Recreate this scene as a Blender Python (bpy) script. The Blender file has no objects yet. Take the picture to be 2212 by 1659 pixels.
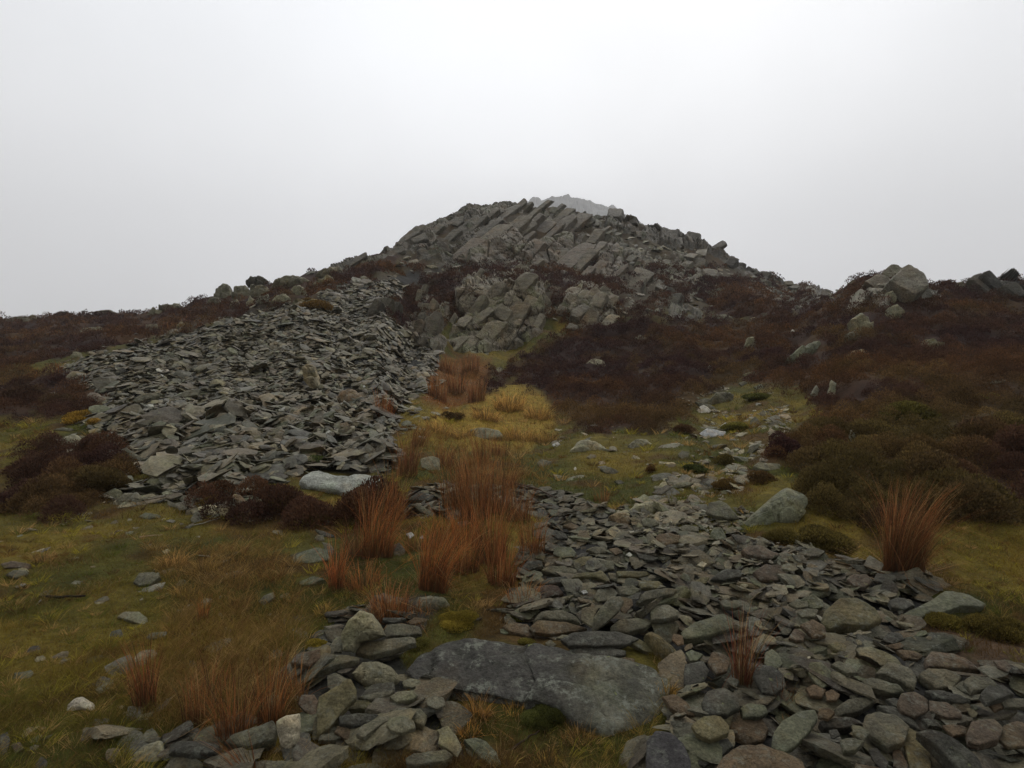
import bpy, math, random
import numpy as np

random.seed(7)
RNG = np.random.default_rng(11)
SC = bpy.context.scene
COL = SC.collection

# ------------------------------------------------------------------ camera
CZ = 1.6
TH = 0.9163                       # tan of half the horizontal view angle
cam_d = bpy.data.cameras.new('camera')
cam = bpy.data.objects.new('camera', cam_d)
COL.objects.link(cam)
cam_d.sensor_width = 36.0
cam_d.lens = 18.0 / TH
cam_d.clip_start = 0.05
cam_d.clip_end = 6000
cam.location = (0, 0, CZ)
cam.rotation_euler = (math.radians(90), 0, 0)
SC.camera = cam

# ------------------------------------------------------------------ world
SUN_EL, SUN_AZ = math.radians(52), math.radians(20)
w = bpy.data.worlds.new('World')
SC.world = w
w.use_nodes = True
nt = w.node_tree
nt.nodes.clear()
out = nt.nodes.new('ShaderNodeOutputWorld')
bg = nt.nodes.new('ShaderNodeBackground')
sky = nt.nodes.new('ShaderNodeTexSky')
sky.sky_type = 'NISHITA'
sky.sun_disc = False
sky.sun_elevation = SUN_EL
sky.sun_rotation = SUN_AZ
sky.dust_density = 6
sky.air_density = 1.5
geo = nt.nodes.new('ShaderNodeTexCoord')
sep = nt.nodes.new('ShaderNodeSeparateXYZ')
nt.links.new(geo.outputs['Generated'], sep.inputs[0])
ramp = nt.nodes.new('ShaderNodeValToRGB')       # an even cloud deck: greyer low down, brighter overhead
nt.links.new(sep.outputs['Z'], ramp.inputs[0])
r = ramp.color_ramp
r.elements[0].position = 0.0
r.elements[0].color = (0.72, 0.735, 0.785, 1)
r.elements[1].position = 0.62
r.elements[1].color = (1.04, 1.07, 1.115, 1)
e = r.elements.new(0.16); e.color = (0.87, 0.88, 0.925, 1)
e = r.elements.new(0.36); e.color = (1.02, 1.035, 1.07, 1)
cn = nt.nodes.new('ShaderNodeTexNoise')
cn.inputs['Scale'].default_value = 1.7
cn.inputs['Detail'].default_value = 4
cn.inputs['Roughness'].default_value = 0.45
nt.links.new(geo.outputs['Generated'], cn.inputs['Vector'])
mr = nt.nodes.new('ShaderNodeMapRange')
mr.inputs['From Min'].default_value = 0.3
mr.inputs['From Max'].default_value = 0.7
mr.inputs['To Min'].default_value = 0.86
mr.inputs['To Max'].default_value = 1.10
nt.links.new(cn.outputs['Fac'], mr.inputs['Value'])
md = nt.nodes.new('ShaderNodeMapRange')      # unseen sky behind the viewpoint dimmed on purpose, darkening faces turned this way
md.inputs['From Min'].default_value = -0.9; md.inputs['From Max'].default_value = 0.5
md.inputs['To Min'].default_value = 0.42; md.inputs['To Max'].default_value = 1.0
nt.links.new(sep.outputs['Y'], md.inputs['Value'])
mm = nt.nodes.new('ShaderNodeMath'); mm.operation = 'MULTIPLY'
ax = nt.nodes.new('ShaderNodeMath'); ax.operation = 'ABSOLUTE'; nt.links.new(sep.outputs['X'], ax.inputs[0])
mxr = nt.nodes.new('ShaderNodeMapRange'); mxr.interpolation_type = 'SMOOTHSTEP'
for k_, x_ in zip(('From Min', 'From Max', 'To Min', 'To Max'), (.25, .8, 1.0, .84)): mxr.inputs[k_].default_value = x_
nt.links.new(ax.outputs[0], mxr.inputs['Value'])
m3 = nt.nodes.new('ShaderNodeMath'); m3.operation = 'MULTIPLY'
nt.links.new(md.outputs['Result'], m3.inputs[0]); nt.links.new(mxr.outputs['Result'], m3.inputs[1])
nt.links.new(m3.outputs[0], mm.inputs[0]); nt.links.new(mr.outputs['Result'], mm.inputs[1])
vm = nt.nodes.new('ShaderNodeVectorMath'); vm.operation = 'SCALE'
nt.links.new(ramp.outputs['Color'], vm.inputs[0])
nt.links.new(mm.outputs[0], vm.inputs['Scale'])
sk = nt.nodes.new('ShaderNodeVectorMath'); sk.operation = 'SCALE'
nt.links.new(sky.outputs['Color'], sk.inputs[0])
sk.inputs['Scale'].default_value = 0.08
mx = nt.nodes.new('ShaderNodeMix'); mx.data_type = 'RGBA'
mx.inputs[0].default_value = 0.93               # the cloud deck hides nearly all of the blue
nt.links.new(sk.outputs[0], mx.inputs[6])
nt.links.new(vm.outputs[0], mx.inputs[7])
nt.links.new(mx.outputs[2], bg.inputs['Color'])
bg.inputs['Strength'].default_value = 1.26
nt.links.new(bg.outputs[0], out.inputs['Surface'])

sun_d = bpy.data.lights.new('sun', 'SUN')
sun_d.energy = 1.35
sun_d.angle = math.radians(28)
sun_d.color = (1.0, 0.95, 0.87)
sun = bpy.data.objects.new('sun', sun_d)
COL.objects.link(sun)
sun.rotation_euler = (math.radians(-38), 0, math.radians(-20))

SC.view_settings.view_transform = 'Standard'
SC.view_settings.look = 'None'
SC.view_settings.exposure = 0.0
SC.view_settings.gamma = 1.0
SC.cycles.max_bounces = 5
SC.cycles.diffuse_bounces = 2
SC.cycles.glossy_bounces = 1
SC.cycles.transmission_bounces = 2
SC.cycles.transparent_max_bounces = 4
SC.cycles.volume_bounces = 1
SC.cycles.use_denoising = True

# ------------------------------------------------------------------ numpy noise
def _h(ix, iy, iz, seed):
    a = (ix.astype(np.int64) * 374761393 + iy.astype(np.int64) * 668265263 + iz.astype(np.int64) * 2147483647 + seed * 974634777) & 0xFFFFFFFF
    a = ((a ^ (a >> 13)) * 1274126177) & 0xFFFFFFFF
    a = ((a ^ (a >> 16)) * 2246822519) & 0xFFFFFFFF
    a = a ^ (a >> 15)
    return (a & 0xFFFFFF).astype(np.float64) / 16777216.0

def vn2(x, y, seed=0):
    x = np.asarray(x, float); y = np.asarray(y, float)
    ix = np.floor(x); iy = np.floor(y)
    fx = x - ix; fy = y - iy
    fx = fx * fx * (3 - 2 * fx); fy = fy * fy * (3 - 2 * fy)
    z = np.zeros_like(ix)
    a = _h(ix, iy, z, seed); b = _h(ix + 1, iy, z, seed)
    c = _h(ix, iy + 1, z, seed); d = _h(ix + 1, iy + 1, z, seed)
    return (a + (b - a) * fx) * (1 - fy) + (c + (d - c) * fx) * fy

def fbm(x, y, seed=0, o=4, g=0.5):
    s = 0; a = 1; t = 0
    for k in range(o):
        s = s + a * (vn2(x * 2 ** k + 17.3 * k, y * 2 ** k - 9.1 * k, seed + k) - 0.5); t += a * 0.5; a *= g
    return s / t          # -1..1

def vn3(p, seed=0):
    i = np.floor(p); f = p - i; f = f * f * (3 - 2 * f)
    r_ = 0
    for dx in (0, 1):
        wx = f[..., 0] if dx else 1 - f[..., 0]
        for dy in (0, 1):
            wy = f[..., 1] if dy else 1 - f[..., 1]
            for dz in (0, 1):
                wz = f[..., 2] if dz else 1 - f[..., 2]
                r_ = r_ + wx * wy * wz * _h(i[..., 0] + dx, i[..., 1] + dy, i[..., 2] + dz, seed)
    return r_

def fbm3(p, seed=0, o=3):
    s = 0; a = 1; t = 0
    for k in range(o):
        s = s + a * (vn3(p * 2 ** k + 5.7 * k, seed + k) - 0.5); t += a * .5; a *= .5
    return s / t

def worley(a, b, seed=0):
    """F1, F2, random id, offset to the nearest feature point."""
    ia = np.floor(a); ib = np.floor(b)
    f1 = np.full(a.shape, 9e9); f2 = np.full(a.shape, 9e9)
    rid = np.zeros(a.shape); oa = np.zeros(a.shape); ob = np.zeros(a.shape)
    z = np.zeros_like(ia)
    for di in (-1, 0, 1):
        for dj in (-1, 0, 1):
            ca = ia + di; cb = ib + dj
            pa = ca + 0.1 + .8 * _h(ca, cb, z, seed); pb = cb + 0.1 + .8 * _h(ca, cb, z + 1, seed)
            d = np.hypot(a - pa, b - pb)
            m = d < f1
            f2 = np.where(m, f1, np.minimum(f2, d))
            rid = np.where(m, _h(ca, cb, z + 2, seed), rid)
            oa = np.where(m, a - pa, oa); ob = np.where(m, b - pb, ob)
            f1 = np.where(m, d, f1)
    return f1, f2, rid, oa, ob

def sst(a, b, x):
    t = np.clip((x - a) / (b - a), 0, 1)
    return t * t * (3 - 2 * t)

# ------------------------------------------------------------------ helpers
def tag(o, label=None, cat=None, group=None, kind=None):
    if label: o['label'] = label
    if cat: o['category'] = cat
    if group: o['group'] = group
    if kind: o['kind'] = kind
    return o

def mesh_np(name, V, F, mat, col=None, smooth=True, link=True):
    """V (n,3); F (m,k) with k = 3 or 4, or a list of such arrays; col (n,3)."""
    Fs = F if isinstance(F, list) else [F]
    me = bpy.data.meshes.new(name)
    me.vertices.add(len(V))
    me.vertices.foreach_set('co', np.ascontiguousarray(V, np.float32).ravel())
    nl = sum(f.size for f in Fs); nf = sum(len(f) for f in Fs)
    me.loops.add(nl)
    me.loops.foreach_set('vertex_index', np.concatenate([f.ravel() for f in Fs]).astype(np.int32))
    me.polygons.add(nf)
    tot = np.concatenate([np.full(len(f), f.shape[1]) for f in Fs])
    me.polygons.foreach_set('loop_start', (np.cumsum(tot) - tot).astype(np.int32))
    me.update(calc_edges=True)
    me.polygons.foreach_set('use_smooth', np.full(nf, smooth, bool))
    if col is None: col = np.ones((len(V), 3))
    at = me.color_attributes.new('Col', 'FLOAT_COLOR', 'POINT')
    c4 = np.ones((len(V), 4), np.float32); c4[:, :3] = col
    at.data.foreach_set('color', c4.ravel())
    me.materials.append(mat)
    if not link: return me
    o = bpy.data.objects.new(name, me)
    COL.objects.link(o)
    return o

def grid_faces(nr, nc):
    i = np.arange(nr * nc).reshape(nr, nc)
    return np.stack([i[:-1, :-1], i[:-1, 1:], i[1:, 1:], i[1:, :-1]], -1).reshape(-1, 4)

# ------------------------------------------------------------------ materials
def new_mat(name):
    m = bpy.data.materials.new(name); m.use_nodes = True
    t = m.node_tree; t.nodes.clear()
    o = t.nodes.new('ShaderNodeOutputMaterial'); b = t.nodes.new('ShaderNodeBsdfPrincipled')
    t.links.new(b.outputs[0], o.inputs['Surface'])
    return m, t, b

def nz(t, vec, scale, detail=4, rough=.55, out='Fac'):
    n = t.nodes.new('ShaderNodeTexNoise'); n.inputs['Scale'].default_value = scale
    n.inputs['Detail'].default_value = detail; n.inputs['Roughness'].default_value = rough
    t.links.new(vec, n.inputs['Vector']); return n.outputs[out]

def rng(t, v, a, b, c, d):
    n = t.nodes.new('ShaderNodeMapRange')
    for k, x in zip(('From Min', 'From Max', 'To Min', 'To Max'), (a, b, c, d)): n.inputs[k].default_value = x
    t.links.new(v, n.inputs['Value']); return n.outputs['Result']

def mixc(t, f, a, b, mode='MIX'):
    n = t.nodes.new('ShaderNodeMix'); n.data_type = 'RGBA'; n.blend_type = mode
    for s, x in ((0, f), (6, a), (7, b)):
        if isinstance(x, (float, int)): n.inputs[s].default_value = x
        elif isinstance(x, tuple): n.inputs[s].default_value = x
        else: t.links.new(x, n.inputs[s])
    return n.outputs[2]

def mathn(t, op, a, b=None):
    n = t.nodes.new('ShaderNodeMath'); n.operation = op
    for s, x in ((0, a), (1, b)):
        if x is None: continue
        if isinstance(x, (float, int)): n.inputs[s].default_value = x
        else: t.links.new(x, n.inputs[s])
    return n.outputs[0]

def rock_mat(name, scale, lichen=0.5, bump=.6, rough=.62, dist=.02, strata=None):
    m, t, b = new_mat(name)
    tc = t.nodes.new('ShaderNodeNewGeometry'); P = tc.outputs['Position']
    at = t.nodes.new('ShaderNodeAttribute'); at.attribute_name = 'Col'
    oi = t.nodes.new('ShaderNodeObjectInfo')
    c = mixc(t, 1.0, at.outputs['Color'], oi.outputs['Color'], 'MULTIPLY')
    n1 = nz(t, P, scale, 6, .65)
    f1 = mathn(t, 'MULTIPLY', rng(t, n1, .3, .7, .5, 1.5), rng(t, nz(t, P, scale * 9, 4, .7), .3, .7, .55, 1.5))
    v = t.nodes.new('ShaderNodeVectorMath'); v.operation = 'SCALE'
    t.links.new(c, v.inputs[0]); t.links.new(f1, v.inputs['Scale'])
    c = v.outputs[0]
    # rusty and greenish weathering
    n2 = nz(t, P, scale * .45, 3)
    c = mixc(t, rng(t, n2, .52, .72, 0, .5), c, mixc(t, 1.0, c, (1.3, .98, .62, 1), 'MULTIPLY'))
    n3 = nz(t, P, scale * .7 + 1.3, 3, out='Fac')
    c = mixc(t, rng(t, n3, .5, .7, 0, .55), c, mixc(t, 1.0, c, (.93, 1.05, .86, 1), 'MULTIPLY'))
    # pale lichen crust
    n4 = nz(t, P, scale * 1.6, 7, .72)
    n5 = nz(t, P, scale * 5.5, 5, .7)
    lf = mathn(t, 'MULTIPLY', rng(t, n4, .50, .62, 0, 1), rng(t, n5, .44, .58, 0, lichen))
    c = mixc(t, lf, c, (.23, .24, .19, 1))
    n6 = nz(t, P, scale * 2.1 + 3.1, 3, .5)
    c = mixc(t, rng(t, n6, .70, .73, 0, lichen * .6), c, (.27, .30, .10, 1))
    t.links.new(c, b.inputs['Base Color'])
    b.inputs['Roughness'].default_value = rough
    b.inputs['Specular IOR Level'].default_value = .16
    bu = t.nodes.new('ShaderNodeBump'); bu.inputs['Strength'].default_value = bump
    bu.inputs['Distance'].default_value = dist
    hh = mathn(t, 'ADD', nz(t, P, scale * 2.4, 8, .75), mathn(t, 'MULTIPLY', nz(t, P, scale * 10, 5, .75), .6))
    if strata:
        mp = t.nodes.new('ShaderNodeMapping'); mp.inputs['Scale'].default_value = strata
        mp.inputs['Rotation'].default_value = (0, math.radians(28), 0)
        t.links.new(P, mp.inputs['Vector'])
        hh = mathn(t, 'ADD', hh, mathn(t, 'MULTIPLY', nz(t, mp.outputs[0], 1.0, 5, .65), 1.3))
    t.links.new(hh, bu.inputs['Height'])
    t.links.new(bu.outputs[0], b.inputs['Normal'])
    return m

def plant_mat(name, rough=.75, trans=.0):
    m, t, b = new_mat(name)
    at = t.nodes.new('ShaderNodeAttribute'); at.attribute_name = 'Col'
    v = t.nodes.new('ShaderNodeVectorMath'); v.operation = 'SCALE'; v.inputs['Scale'].default_value = 1.4
    t.links.new(at.outputs['Color'], v.inputs[0]); t.links.new(v.outputs[0], b.inputs['Base Color'])
    b.inputs['Roughness'].default_value = rough
    b.inputs['Specular IOR Level'].default_value = .15
    tr = t.nodes.new('ShaderNodeBsdfTranslucent'); t.links.new(v.outputs[0], tr.inputs['Color'])
    ms = t.nodes.new('ShaderNodeMixShader'); ms.inputs[0].default_value = .42
    t.links.new(b.outputs[0], ms.inputs[1]); t.links.new(tr.outputs[0], ms.inputs[2])
    for n_ in t.nodes:
        if n_.type == 'OUTPUT_MATERIAL': t.links.new(ms.outputs[0], n_.inputs['Surface'])
    return m

M_STONE = rock_mat('slate_stone', 9, .5, 1.0, .66, .022)
M_FAR = rock_mat('slate_scree', 3.0, .35, .5, .55, .02)
M_BOULD = rock_mat('boulder_rock', 5, .8, 1.0, .58, .035)
M_CRAG = rock_mat('crag_rock', 1.6, .35, 1.0, .62, .13, (.6, .6, 4.0))
M_SLAB = rock_mat('slab_rock', 5.5, 1.3, 1.0, .6, .045)
M_FARROCK = rock_mat('far_boulder_rock', 2.2, .6, 1.0, .6, .10)
M_RIDGE = rock_mat('ridge_rock', .08, .2, 1.0, .7, 2.0)
M_PLANT = plant_mat('dry_plant')
M_QUARTZ = rock_mat('white_quartz', 14, .1, 1.0, .45, .02)

def ground_mat():
    m, t, b = new_mat('moor_ground')
    tc = t.nodes.new('ShaderNodeNewGeometry'); P = tc.outputs['Position']
    at = t.nodes.new('ShaderNodeAttribute'); at.attribute_name = 'Col'
    c = at.outputs['Color']
    v = t.nodes.new('ShaderNodeVectorMath'); v.operation = 'SCALE'
    f = mathn(t, 'MULTIPLY', rng(t, nz(t, P, 5, 6, .7), .3, .7, .55, 1.5), rng(t, nz(t, P, 40, 4, .7), .3, .7, .7, 1.3))
    t.links.new(c, v.inputs[0]); t.links.new(f, v.inputs['Scale'])
    t.links.new(v.outputs[0], b.inputs['Base Color'])
    b.inputs['Roughness'].default_value = .9
    b.inputs['Specular IOR Level'].default_value = .1
    bu = t.nodes.new('ShaderNodeBump'); bu.inputs['Strength'].default_value = .8; bu.inputs['Distance'].default_value = .04
    t.links.new(nz(t, P, 12, 8, .75), bu.inputs['Height']); t.links.new(bu.outputs[0], b.inputs['Normal'])
    return m
M_GROUND = ground_mat()

# ------------------------------------------------------------------ the hillside as a height field
# Surveyed profiles: bearing (in survey units, 2212 across the view) -> (elevation row, distance in metres)
K = TH / 1106.0
def tanx(px): return (px - 1106.0) * K
def tanz(v): return (829.0 - v) * K

SKY = np.array([(-1600, 700), (-400, 690), (0, 692), (60, 692), (110, 686), (150, 684), (190, 679), (270, 678), (330, 674), (380, 662), (410, 657),
    (455, 642), (470, 640), (530, 627), (580, 614), (600, 607), (650, 596), (700, 578), (760, 560), (800, 550), (850, 526), (890, 500), (920, 488),
    (940, 476), (980, 456), (1010, 443), (1040, 438), (1080, 435), (1110, 436), (1140, 441), (1170, 453), (1220, 458), (1270, 465),
    (1340, 471), (1400, 487), (1440, 494), (1500, 514), (1540, 535), (1585, 556), (1600, 568), (1650, 593), (1700, 608), (1750, 618),
    (1800, 631), (1830, 613), (1870, 594), (1910, 587), (1950, 596), (2010, 617), (2050, 609), (2110, 604), (2150, 600), (2212, 604),
    (2600, 640), (3800, 700)], float)
NEAR = [(3200, .80), (2400, 1.23), (1659, 2.33), (1500, 2.86), (1400, 3.35), (1300, 4.03), (1200, 5.0)]
PROF = {
 0:    [(1100, 6.8), (1000, 9.3), (900, 13), (850, 17), (800, 22), (750, 30), (710, 42), (0, 60)],
 300:  [(1100, 6.8), (1000, 9.2), (900, 12.6), (800, 17.3), (760, 19.8), (748, 24), (720, 32), (690, 45), (0, 60)],
 450:  [(1100, 6.7), (1000, 9.1), (900, 12.4), (800, 17), (720, 21.5), (705, 24), (690, 32), (665, 42), (0, 52)],
 600:  [(1100, 6.6), (1000, 9.0), (900, 12.4), (800, 17), (700, 23), (655, 27), (635, 34), (0, 46)],
 800:  [(1100, 6.5), (1000, 9.0), (900, 12.6), (800, 17.5), (700, 25), (640, 31), (600, 39), (0, 50)],
 900:  [(1100, 6.5), (1000, 9.0), (900, 13.5), (850, 17), (800, 22), (765, 28), (700, 33), (650, 38), (600, 44), (550, 52), (0, 62)],
 1000: [(1100, 6.5), (1000, 9.0), (900, 14.5), (850, 19), (800, 25), (765, 32), (700, 35), (620, 38), (600, 47), (520, 58), (0, 68)],
 1100: [(1100, 6.5), (1000, 9.0), (900, 15), (850, 20), (800, 27), (765, 33), (700, 35.5), (605, 39), (590, 50), (500, 59), (0, 70)],
 1300: [(1100, 6.4), (1000, 8.8), (900, 14.5), (800, 24), (750, 31), (720, 35), (640, 39), (615, 50), (550, 58), (0, 71)],
 1500: [(1100, 6.3), (1000, 8.5), (900, 14), (800, 22), (700, 34), (650, 48), (600, 58), (560, 64), (0, 74)],
 1700: [(1100, 6.1), (1000, 8.3), (900, 12.8), (800, 19), (700, 31), (665, 42), (650, 60), (630, 74), (0, 82)],
 1790: [(1100, 6.0), (1000, 8.1), (900, 12), (800, 17), (700, 25), (655, 33), (643, 40), (637, 72), (0, 80)],
 1840: [(1100, 5.9), (1000, 7.9), (900, 11.4), (800, 16), (700, 23), (650, 28), (630, 31), (0, 35)],
 1900: [(1100, 5.9), (1000, 7.8), (900, 11), (800, 15.5), (700, 22), (640, 28), (0, 34)],
 2030: [(1100, 5.9), (1000, 7.6), (900, 10.5), (800, 15), (700, 22), (650, 28), (0, 36)],
 2212: [(1100, 5.9), (1000, 7.5), (900, 10), (800, 14), (700, 22), (640, 30), (0, 40)],
}
PX = np.linspace(-1600, 3800, 1081)           # every 5 units
SKYV = np.interp(PX, SKY[:, 0], SKY[:, 1])
NS = 700
Sg = np.linspace(0, 1, NS) ** 1.0              # 0 = skyline, 1 = row 3200
keys = sorted(PROF)
curves = []
for kx in keys:
    vs = np.interp(kx, SKY[:, 0], SKY[:, 1])
    pts = [(v if v else vs, y) for v, y in NEAR + PROF[kx]]
    pts.sort()
    s = np.array([(p[0] - vs) / (3200 - vs) for p in pts]); ly = np.log([p[1] for p in pts])
    curves.append(np.interp(Sg, s, ly))
curves = np.array(curves)
kf = np.interp(PX, keys, np.arange(len(keys)))
k0 = np.clip(kf.astype(int), 0, len(keys) - 2); fr = kf - k0
fr = fr * fr * (3 - 2 * fr)
LY = curves[k0] * (1 - fr[:, None]) + curves[k0 + 1] * fr[:, None]     # (ncol, NS) log distance
ker = np.ones(9) / 9.0
LYs = np.array([np.convolve(np.pad(c, 4, mode='edge'), ker, 'valid') for c in LY])
LY = LYs
VV = SKYV[:, None] + Sg[None, :] * (3200 - SKYV[:, None])
ZZ = CZ + tanz(VV) * np.exp(LY)
LG = np.linspace(math.log(.5), math.log(900), 900)
HT = np.zeros((len(PX), len(LG)))
for i in range(len(PX)):
    y = np.exp(LY[i][::-1]); z = ZZ[i][::-1]
    ys, zs = y[-1], z[-1]
    ext = ys * np.array([1.04, 1.12, 1.3, 1.7, 2.5, 4, 8])
    ez = np.maximum(-2, zs - .12 * (ext - ys) ** 1.0 - .22 * np.maximum(0, ext - ys * 1.1))
    HT[i] = np.interp(LG, np.log(np.concatenate([y, ext])), np.concatenate([z, ez]))

def lookup(T, px, lg):
    a = np.clip((px - PX[0]) / (PX[1] - PX[0]), 0, len(PX) - 1.001); b = np.clip((lg - LG[0]) / (LG[1] - LG[0]), 0, len(LG) - 1.001)
    i = a.astype(int); j = b.astype(int); fa = a - i; fb = b - j
    return (T[i, j] * (1 - fa) + T[i + 1, j] * fa) * (1 - fb) + (T[i, j + 1] * (1 - fa) + T[i + 1, j + 1] * fa) * fb

def hnoise(x, y):
    n = (.055 * fbm(x * 1.3, y * 1.3, 3, 4) + .038 * fbm(x * 3.2, y * 3.2, 4, 3)) * sst(1.5, 4, y)
    n = n + .20 * fbm(x * .33, y * .33, 9, 3) * sst(6, 14, y)
    n = n + .42 * fbm(x * .7, y * .7, 5, 3) * sst(12, 28, y)
    n = n + .42 * fbm(x * .13, y * .13, 21, 4, .5) * sst(40, 75, y)
    return n

def H(x, y):
    x = np.asarray(x, float); y = np.asarray(y, float)
    yy = np.maximum(y, .5)
    return lookup(HT, x / yy / K + 1106.0, np.log(yy)) + hnoise(x, y)

def surf(px, v):
    """base hillside point seen at survey bearing px, row v -> x, y, z (with relief)."""
    a = np.clip((px - PX[0]) / (PX[1] - PX[0]), 0, len(PX) - 1.001); i = a.astype(int); fa = a - i
    vs = SKYV[i] * (1 - fa) + SKYV[i + 1] * fa
    s = np.clip((v - vs) / (3200 - vs), 0, 1) * (NS - 1.001); j = s.astype(int); fs = s - j
    ly = (LY[i, j] * (1 - fa) + LY[i + 1, j] * fa) * (1 - fs) + (LY[i, j + 1] * (1 - fa) + LY[i + 1, j + 1] * fa) * fs
    y = np.exp(ly); x = tanx(px) * y
    return x, y, H(x, y)

def nrm(x, y, e=.12):
    zx = (H(x + e, y) - H(x - e, y)) / (2 * e); zy = (H(x, y + e) - H(x, y - e)) / (2 * e)
    n = np.stack([-zx, -zy, np.ones_like(zx)], -1)
    return n / np.linalg.norm(n, axis=-1, keepdims=True)

YR = np.exp(np.linspace(math.log(1.1), math.log(150), 900))
def hit(px, v, HF=None):
    HF = HF or H
    x = tanx(px) * YR; z = HF(x, YR)
    el = (z - CZ) / YR
    k = np.argmax(el >= tanz(v))
    if el[k] < tanz(v): k = int(np.argmax(el))
    y = YR[k]
    return np.array([tanx(px) * y, y, z[k]])

# ------------------------------------------------------------------ regions (survey units)
def sdist(poly, px, v):
    """signed distance to a polygon, positive inside"""
    poly = np.asarray(poly, float); d = np.full(np.shape(px), 1e9); ins = np.zeros(np.shape(px), bool)
    n = len(poly)
    for i in range(n):
        ax, ay = poly[i]; bx, by = poly[(i + 1) % n]
        ex, ey = bx - ax, by - ay
        t = np.clip(((px - ax) * ex + (v - ay) * ey) / (ex * ex + ey * ey + 1e-9), 0, 1)
        d = np.minimum(d, np.hypot(px - ax - t * ex, v - ay - t * ey))
        c = ((ay > v) != (by > v)) & (px < (bx - ax) * (v - ay) / (by - ay + 1e-12) + ax)
        ins ^= c
    return np.where(ins, d, -d)

R_TIP = [(180, 772), (300, 745), (450, 708), (560, 668), (700, 645), (790, 622), (880, 588), (960, 582), (880, 625), (815, 660), (850, 715), (900, 755), (945, 778), (915, 850), (862, 890),
         (850, 950), (872, 1000), (830, 1022), (700, 1012), (600, 1035), (450, 1062), (350, 1060), (330, 1010), (250, 960), (190, 915), (230, 865), (200, 830), (125, 806)]
R_TRICK = [(230, 1040), (450, 1040), (560, 1060), (520, 1110), (400, 1110), (350, 1090), (240, 1080)]
R_FG = [(1120, 1052), (1250, 1072), (1330, 1108), (1420, 1128), (1500, 1165), (1600, 1176), (1750, 1198), (1900, 1228), (1990, 1240), (2010, 1290), (1960, 1345), (2060, 1400), (2230, 1470), (2600, 1700), (2700, 2200),
        (1400, 2200), (1385, 1640), (1465, 1560), (1440, 1440), (1400, 1400), (1160, 1375), (1080, 1335), (1150, 1290), (1120, 1225), (1175, 1180), (1165, 1110), (1080, 1090), (1020, 1120), (880, 1120), (880, 1060), (980, 1050)]
R_TRAIL = [(1330, 1100), (1500, 1080), (1640, 1110), (1560, 1170), (1640, 1175), (1760, 1200), (1820, 1260), (1700, 1290), (1560, 1230), (1430, 1190)]
R_LEFT = [(620, 1420), (700, 1380), (720, 1330), (880, 1300), (960, 1300), (930, 1350), (870, 1420), (900, 1490), (990, 1560), (1010, 1640), (900, 1640), (760, 1640), (680, 1600), (640, 1500)]
R_BOT = [(360, 1580), (560, 1560), (690, 1600), (740, 1700), (520, 1800), (330, 1720)]
R_HR = [(1040, 850), (1090, 790), (1200, 735), (1300, 700), (1420, 690), (1620, 688), (1700, 672), (1810, 640), (1900, 560), (2212, 560), (3900, 560), (3900, 1300), (2300, 1140), (2080, 1120), (1950, 1130), (1850, 1130), (1770, 1090),
        (1740, 1010), (1640, 990), (1700, 950), (1770, 880), (1730, 840), (1600, 830), (1510, 850), (1490, 920), (1300, 935), (1210, 905), (1170, 855), (1110, 825), (1050, 860)]
R_HL = [(-1600, 600), (455, 600), (640, 590), (830, 540), (880, 560), (800, 600), (640, 660), (450, 705), (300, 742), (150, 770), (0, 800), (-1600, 860)]
R_HL2 = [(-300, 830), (120, 812), (230, 850), (200, 900), (0, 900), (-300, 920)]
R_HL3 = [(50, 980), (180, 945), (265, 985), (290, 1060), (170, 1110), (40, 1110)]
R_HM = [(420, 1080), (560, 1066), (640, 1096), (770, 1098), (850, 1100), (800, 1130), (640, 1125), (440, 1110)]
R_MH = [(830, 660), (900, 625), (1000, 600), (1180, 588), (1330, 610), (1320, 640), (1180, 610), (1000, 640), (980, 690), (900, 740), (840, 700)]   # heather over the knoll crag
R_MR = [(1500, 600), (1600, 600), (1700, 640), (1790, 645), (1690, 675), (1560, 680), (1500, 650)]
R_YEL = [(1000, 880), (1060, 835), (1130, 828), (1190, 870), (1210, 930), (1150, 960), (1020, 960), (940, 950), (900, 920), (940, 895)]
R_RED = [(910, 780), (1000, 765), (1060, 780), (1050, 870), (960, 890), (915, 870)]
R_OCH = [(330, 1185), (480, 1160), (640, 1190), (660, 1330), (620, 1560), (280, 1560), (330, 1400), (390, 1330)]
R_BAND = [(860, 930), (1100, 930), (1190, 1000), (1180, 1060), (1000, 1060), (900, 1010)]
R_BR = [(1990, 1340), (2300, 1330), (2400, 1500), (2160, 1470), (2020, 1400)]

def reg(poly, px, v, soft=12, wob=14):
    n = wob * fbm(px / 42.0, v / 26.0, 77, 3)
    return sst(-soft, soft, sdist(poly, px, v) + n)

def masks(px, v):
    m = {}
    m['scree'] = np.clip(reg(R_TIP, px, v, 8, 9) + reg(R_FG, px, v, 8, 10) + reg(R_LEFT, px, v, 8, 10) * .9 + .5 * reg(R_TRICK, px, v), 0, 1)
    h = reg(R_HR, px, v, 14, 26) + reg(R_HL, px, v, 8, 10) + reg(R_HL2, px, v, 8, 14) + reg(R_HL3, px, v) + reg(R_HM, px, v) + reg(R_MH, px, v, 6, 8)
    h = h + sst(700, 680, v) * sst(-.1, .12, fbm(px / 30, v / 14, 31, 3)) * .8 + reg(R_MR, px, v, 6, 8)
    m['heath'] = np.clip(h, 0, 1) * (1 - m['scree'])
    m['yel'] = reg(R_YEL, px, v, 12, 18) * (1 - m['scree'])
    m['red'] = reg(R_RED, px, v, 12, 14) * (1 - m['scree'])
    m['mtn'] = sst(700, 660, v)
    return m

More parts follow.
